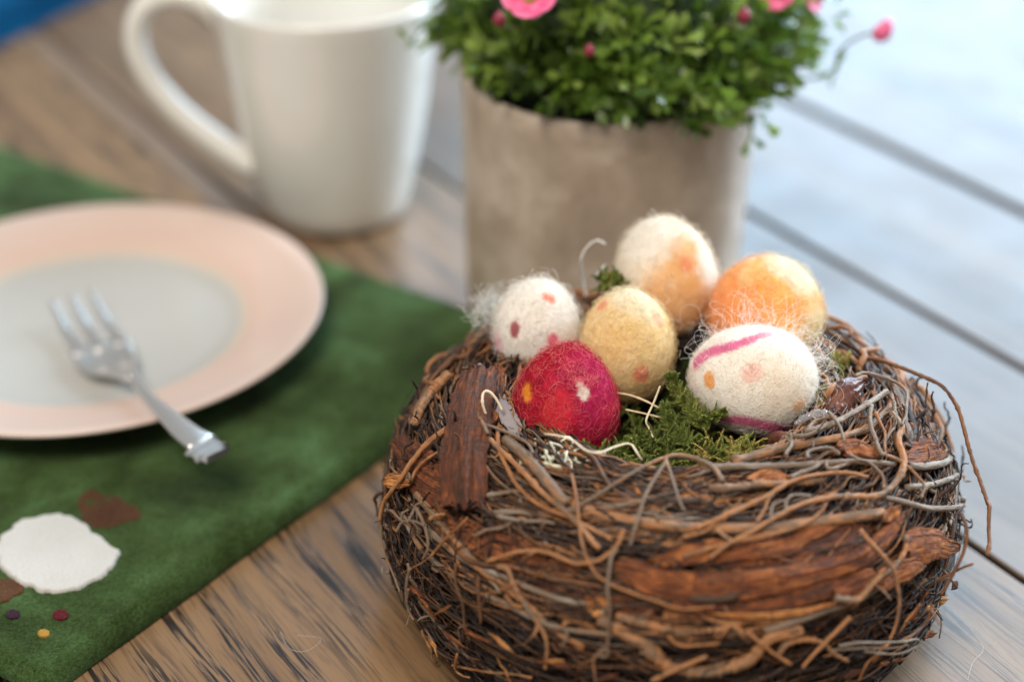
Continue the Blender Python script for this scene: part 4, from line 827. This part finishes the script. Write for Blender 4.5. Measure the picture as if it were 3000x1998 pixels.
# ================================================================== EGGS
def egg(name_px, z, width, height, tilt, taper, base, dots, label, fuzz=3500, flen=.0016, curls=(), fuzzcol=None, darkn=.0, curlw=.00004, hair_tint=None, lite=.30, sheen=.2):
    C = at_z(*name_px, z); a_, c_ = width / 2, height / 2
    Rm = Euler(tuple(R(x) for x in tilt), 'XYZ').to_matrix(); Rn = np.array(Rm)
    nu, nv = 64, 40; mb = MB(); V = []
    for i in range(nv + 1):
        ph = math.pi * i / nv
        for j in range(nu):
            t = 2 * math.pi * j / nu; x, y, zz = math.sin(ph) * math.cos(t), math.sin(ph) * math.sin(t), math.cos(ph); k = 1 - taper * zz - taper * .6 * (zz * zz - .4)
            V.append((x * a_ * k, y * a_ * k, zz * c_))
    V = np.array(V); nn_ = np.array([[math.sin(p * 3.1 + q) for q in range(3)] for p in V[:, 0] * 400 + V[:, 2] * 300]); V *= 1 + .006 * (np.sin(V[:, :1] * 420) * np.sin(V[:, 1:2] * 390 + 1) * np.sin(V[:, 2:] * 370 + 2)) + .002 * rng.normal(size=(len(V), 1))
    V[:nu] = V[0]; V[-nu:] = V[-1]
    F = [(i * nu + j, (i + 1) * nu + j, (i + 1) * nu + (j + 1) % nu, i * nu + (j + 1) % nu) for i in range(1, nv - 1) for j in range(nu)]
    F += [(0, nu + j, nu + (j + 1) % nu) for j in range(nu)] + [((nv) * nu, (nv - 1) * nu + (j + 1) % nu, (nv - 1) * nu + j) for j in range(nu)]
    mb.add(V, F)
    # material
    A = N('felt_' + label.split()[0]); co = A.coord(); nrm = A.vm('NORMALIZE', A.vm('MULTIPLY', co, (1 / a_, 1 / a_, 1 / c_)))
    wob = A.vm('SCALE', A.vm('SUBTRACT', A.noise(co, 900, 4, .75, 1.0, 'Color'), (.5, .5, .5))); wob.node.inputs['Scale'].default_value = .20
    nrm = A.vm('ADD', nrm, wob); n1 = A.noise(co, 240, 4, .6, .3); n2 = A.noise(co, 1500, 3, .65, 1.5)
    col = A.ramp(n1, [(.3, base[0]), (.7, base[1])]); soft_n = A.ma('MULTIPLY', A.ma('SUBTRACT', A.noise(co, 130, 4, .6), .5), 1.3)
    def local_dir(px, py):
        o = np.array([0, 0, CAM_H]) - C; d = ray(px, py); o, d = Rn.T @ o, Rn.T @ d; sc = np.array([1 / a_, 1 / a_, 1 / c_]); o, d = o * sc, d * sc
        A_, B_, C_ = d @ d, 2 * o @ d, o @ o - 1; disc = B_ * B_ - 4 * A_ * C_; t = (-B_ - math.sqrt(max(0, disc))) / (2 * A_); p = o + d * t; return p / np.linalg.norm(p)
    groups = {}
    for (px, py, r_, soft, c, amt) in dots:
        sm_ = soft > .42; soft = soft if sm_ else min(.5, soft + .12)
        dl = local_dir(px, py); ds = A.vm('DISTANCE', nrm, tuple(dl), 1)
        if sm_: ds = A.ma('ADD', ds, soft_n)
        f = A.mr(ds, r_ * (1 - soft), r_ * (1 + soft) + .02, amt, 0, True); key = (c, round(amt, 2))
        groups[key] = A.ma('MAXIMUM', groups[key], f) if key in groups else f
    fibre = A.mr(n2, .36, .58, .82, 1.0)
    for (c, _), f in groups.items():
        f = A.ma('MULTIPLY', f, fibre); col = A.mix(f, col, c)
    col = A.mix(A.mr(n2, .42, .62, 0, lite), col, A.mix(.5, col, (1, .96, .9)))
    if hair_tint:
        colh = A.mix(.5, col, hair_tint)
    A.set(Base_Color=col, Roughness=.95, Specular_IOR_Level=.15, Sheen_Weight=sheen, Sheen_Roughness=.45)
    A.b.inputs['Sheen Tint'].default_value = (1, 1, 1, 1)
    A.bump(A.ma('ADD', n2, A.ma('MULTIPLY', n1, .6)), .6, .0008)
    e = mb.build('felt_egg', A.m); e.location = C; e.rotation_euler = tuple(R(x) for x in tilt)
    tag(e, label, 'felt egg', 'felted wool eggs in the nest')
    # short fuzz
    D = rng.normal(size=(fuzz, 3)); D /= np.linalg.norm(D, axis=1)[:, None]
    def sp(d): k = 1 - taper * d[2] - taper * .6 * (d[2] ** 2 - .4); return np.array([d[0] * a_ * k, d[1] * a_ * k, d[2] * c_])
    st = []
    for d in D:
        p = sp(d); t = rng.normal(size=3); t -= d * (t @ d); t /= np.linalg.norm(t) + 1e-9; l = flen * rng.uniform(.5, 1.7); b = np.cross(d, t) * rng.normal() * .5
        s = np.array([0, .35, .7, 1.0])[:, None]; st.append(p * .995 + t * l * s + b * l * s * s + d * l * .38 * np.sin(s * 2.4) * rng.uniform(.1, 1.2))
    tag(hairs('wool_fuzz', st, .000028, A.m, e), kind='stuff')
    st = []
    for (n_, ppx, ppy, spread, ln, lift) in curls:     # long curly fibres around photo points
        for _ in range(n_):
            d = local_dir(ppx + rng.normal() * spread, ppy + rng.normal() * spread) if ppx else rng.normal(size=3); d = d / np.linalg.norm(d); d = d + rng.normal(size=3) * .06; d /= np.linalg.norm(d); p = sp(d)
            t = rng.normal(size=3); t -= d * (t @ d); t /= np.linalg.norm(t); b = np.cross(d, t); m = 18; s = np.linspace(0, 1, m); L = ln * rng.uniform(.5, 1.3); kap = rng.uniform(2, 7) * rng.choice([-1, 1]); ang = kap * s + rng.normal() * .5 * np.sin(s * 9)
            dx = np.cumsum(np.cos(ang)) * L / m; dy = np.cumsum(np.sin(ang)) * L / m; hh = lift * L * np.sin(s * math.pi * rng.uniform(.55, 1.0)) * rng.uniform(.3, 1.2)
            st.append(p[None] * 1.0 + t * dx[:, None] + b * dy[:, None] + d * (hh[:, None] + .0002 - ((dx ** 2 + dy ** 2) / (2 * a_))[:, None]))
    if st:
        hm = A.m
        if fuzzcol: hm = plain('loose_wool', fuzzcol, .6)
        tag(hairs('curly_wool', st, curlw, hm, e), kind='stuff')
    return e
WHITE = ((.88, .81, .71), (.93, .88, .80)); CREAMT = (.90, .87, .82)
# red
egg((1655, 1184), .0655, .0280, .0348, (-8, 4, 0), .15, ((.30, .003, .016), (.54, .010, .034)),
    [(1735, 1120, .70, .5, (.50, .015, .12), .55), (1640, 1190, .30, .6, (.80, .045, .035), .5), (1712, 1150, .115, .15, (.86, .80, .68), 1.0), (1700, 1125, .06, .2, (.86, .80, .68), .9), (1540, 1140, .11, .3, (.85, .30, .03), 1.0), (1545, 1160, .09, .3, (.85, .30, .03), 1.0), (1685, 1330, .22, .4, (.70, .02, .22), .6)],
    'crimson egg with one white and one orange spot at the front left', 6000, .0022, [(650, 0, 0, 0, .0070, .10), (90, 1640, 1040, 60, .006, .4), (60, 1700, 1115, 22, .0055, .3)], (.84, .20, .19), curlw=.000026, lite=.03, sheen=0)
# yellow
egg((1838, 1010), .0680, .0268, .0335, (-6, -3, 0), .06, ((.84, .58, .22), (.90, .67, .32)),
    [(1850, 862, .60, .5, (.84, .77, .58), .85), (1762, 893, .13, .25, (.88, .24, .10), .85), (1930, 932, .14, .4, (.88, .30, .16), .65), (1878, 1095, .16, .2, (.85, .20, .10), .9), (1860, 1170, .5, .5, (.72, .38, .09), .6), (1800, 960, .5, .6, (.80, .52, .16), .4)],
    'pale yellow egg with orange dots standing in the middle', 5000, .0020, [(160, 0, 0, 0, .006, .2)], (.86, .76, .55))
# white with dots, left back
egg((1574, 962), .0690, .0250, .0300, (-4, 6, 0), .05, WHITE,
    [(1508, 960, .125, .25, (.36, .012, .03), 1.0), (1508, 975, .10, .25, (.36, .012, .03), 1.0), (1619, 995, .12, .3, (.80, .05, .16), .95), (1621, 1012, .09, .3, (.80, .05, .16), .95), (1600, 868, .09, .3, (.90, .22, .11), .95), (1617, 876, .09, .3, (.90, .22, .11), .95), (1460, 1005, .22, .4, (.80, .32, .42), .7), (1580, 1100, .45, .5, (.80, .50, .40), .6)],
    'white egg with dark red, pink and orange dots at the back left', 4500, .0022, [(200, 0, 0, 0, .0055, .45)], CREAMT)
# peach cream, tallest at back
egg((1952, 812), .0750, .0300, .0375, (-8, -12, 0), .04, ((.88, .74, .56), (.92, .82, .68)),
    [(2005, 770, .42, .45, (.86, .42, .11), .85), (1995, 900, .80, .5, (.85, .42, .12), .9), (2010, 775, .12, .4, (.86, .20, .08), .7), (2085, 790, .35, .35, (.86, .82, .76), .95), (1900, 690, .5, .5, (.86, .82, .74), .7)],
    'cream and peach egg with an orange smear, tallest at the back', 4500, .0024, [(160, 0, 0, 0, .005, .4)], CREAMT)
# orange
egg((2245, 918), .0705, .0334, .0346, (-8, 6, 0), .05, ((.90, .36, .05), (.95, .50, .11)),
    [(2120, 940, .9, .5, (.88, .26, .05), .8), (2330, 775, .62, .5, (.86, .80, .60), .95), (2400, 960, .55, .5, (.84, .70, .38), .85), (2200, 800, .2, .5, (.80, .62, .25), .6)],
    'orange egg with a creamy top behind the striped white egg', 4500, .0024, [(150, 0, 0, 0, .005, .4)], (.88, .78, .58))
# white with stripes, lying, front right
MG = (.70, .022, .22)
st_u = [tuple(p) for p in resample([(2040, 1060), (2049, 1049), (2085, 1026), (2125, 1016), (2176, 1000), (2217, 985), (2258, 972)], 30)]; st_l = [tuple(p) for p in resample([(2096, 1222), (2136, 1233), (2187, 1237), (2227, 1244), (2290, 1254)], 22)]
egg((2206, 1112), .0665, .0312, .0362, (90, 0, 78), -.06, ((.88, .80, .68), (.93, .87, .77)),
    [(x, y, .135 - .0026 * i + .012 * math.sin(i), .35, MG, .95) for i, (x, y) in enumerate(st_u)] + [(x, y, .12, .35, MG, .95) for (x, y) in st_l] +
    [(2074, 1106, .105, .12, (.88, .36, .05), 1.0), (2076, 1122, .10, .12, (.88, .36, .05), 1.0), (2204, 1090, .15, .22, (.86, .34, .28), .7), (2196, 1104, .10, .22, (.86, .34, .28), .7), (2340, 1185, .12, .3, (.88, .38, .08), .9), (2300, 1130, .5, .6, (.84, .66, .46), .5), (2300, 960, .5, .5, (.85, .82, .78), .7)],
    'white egg with magenta stripes and curly wool lying at the right', 6000, .0014, [(55, 2170, 962, 60, .010, .8), (70, 2375, 1060, 45, .009, .8), (50, 2388, 1150, 30, .008, .8), (16, 2060, 1020, 30, .007, .7), (40, 2290, 975, 40, .010, .8)], (.90, .88, .84), curlw=.000032)

# loose wool fibres on the table (tiny)
st = []
for pts in ([(820, 1850), (850, 1900), (900, 1905), (940, 1870), (870, 1860)], [(2790, 1790), (2850, 1850), (2880, 1900), (2850, 1940), (2835, 1990)], [(2870, 1820), (2900, 1860), (2920, 1880), (2895, 1885)]):
    st.append(resample([at_z(px, py, .0010) for px, py in pts], 24))
tag(hairs('wool_fibres', st, .00006, FLUFF), 'fine stray pale wool fibres lying on the planks', 'fibres', kind='stuff')
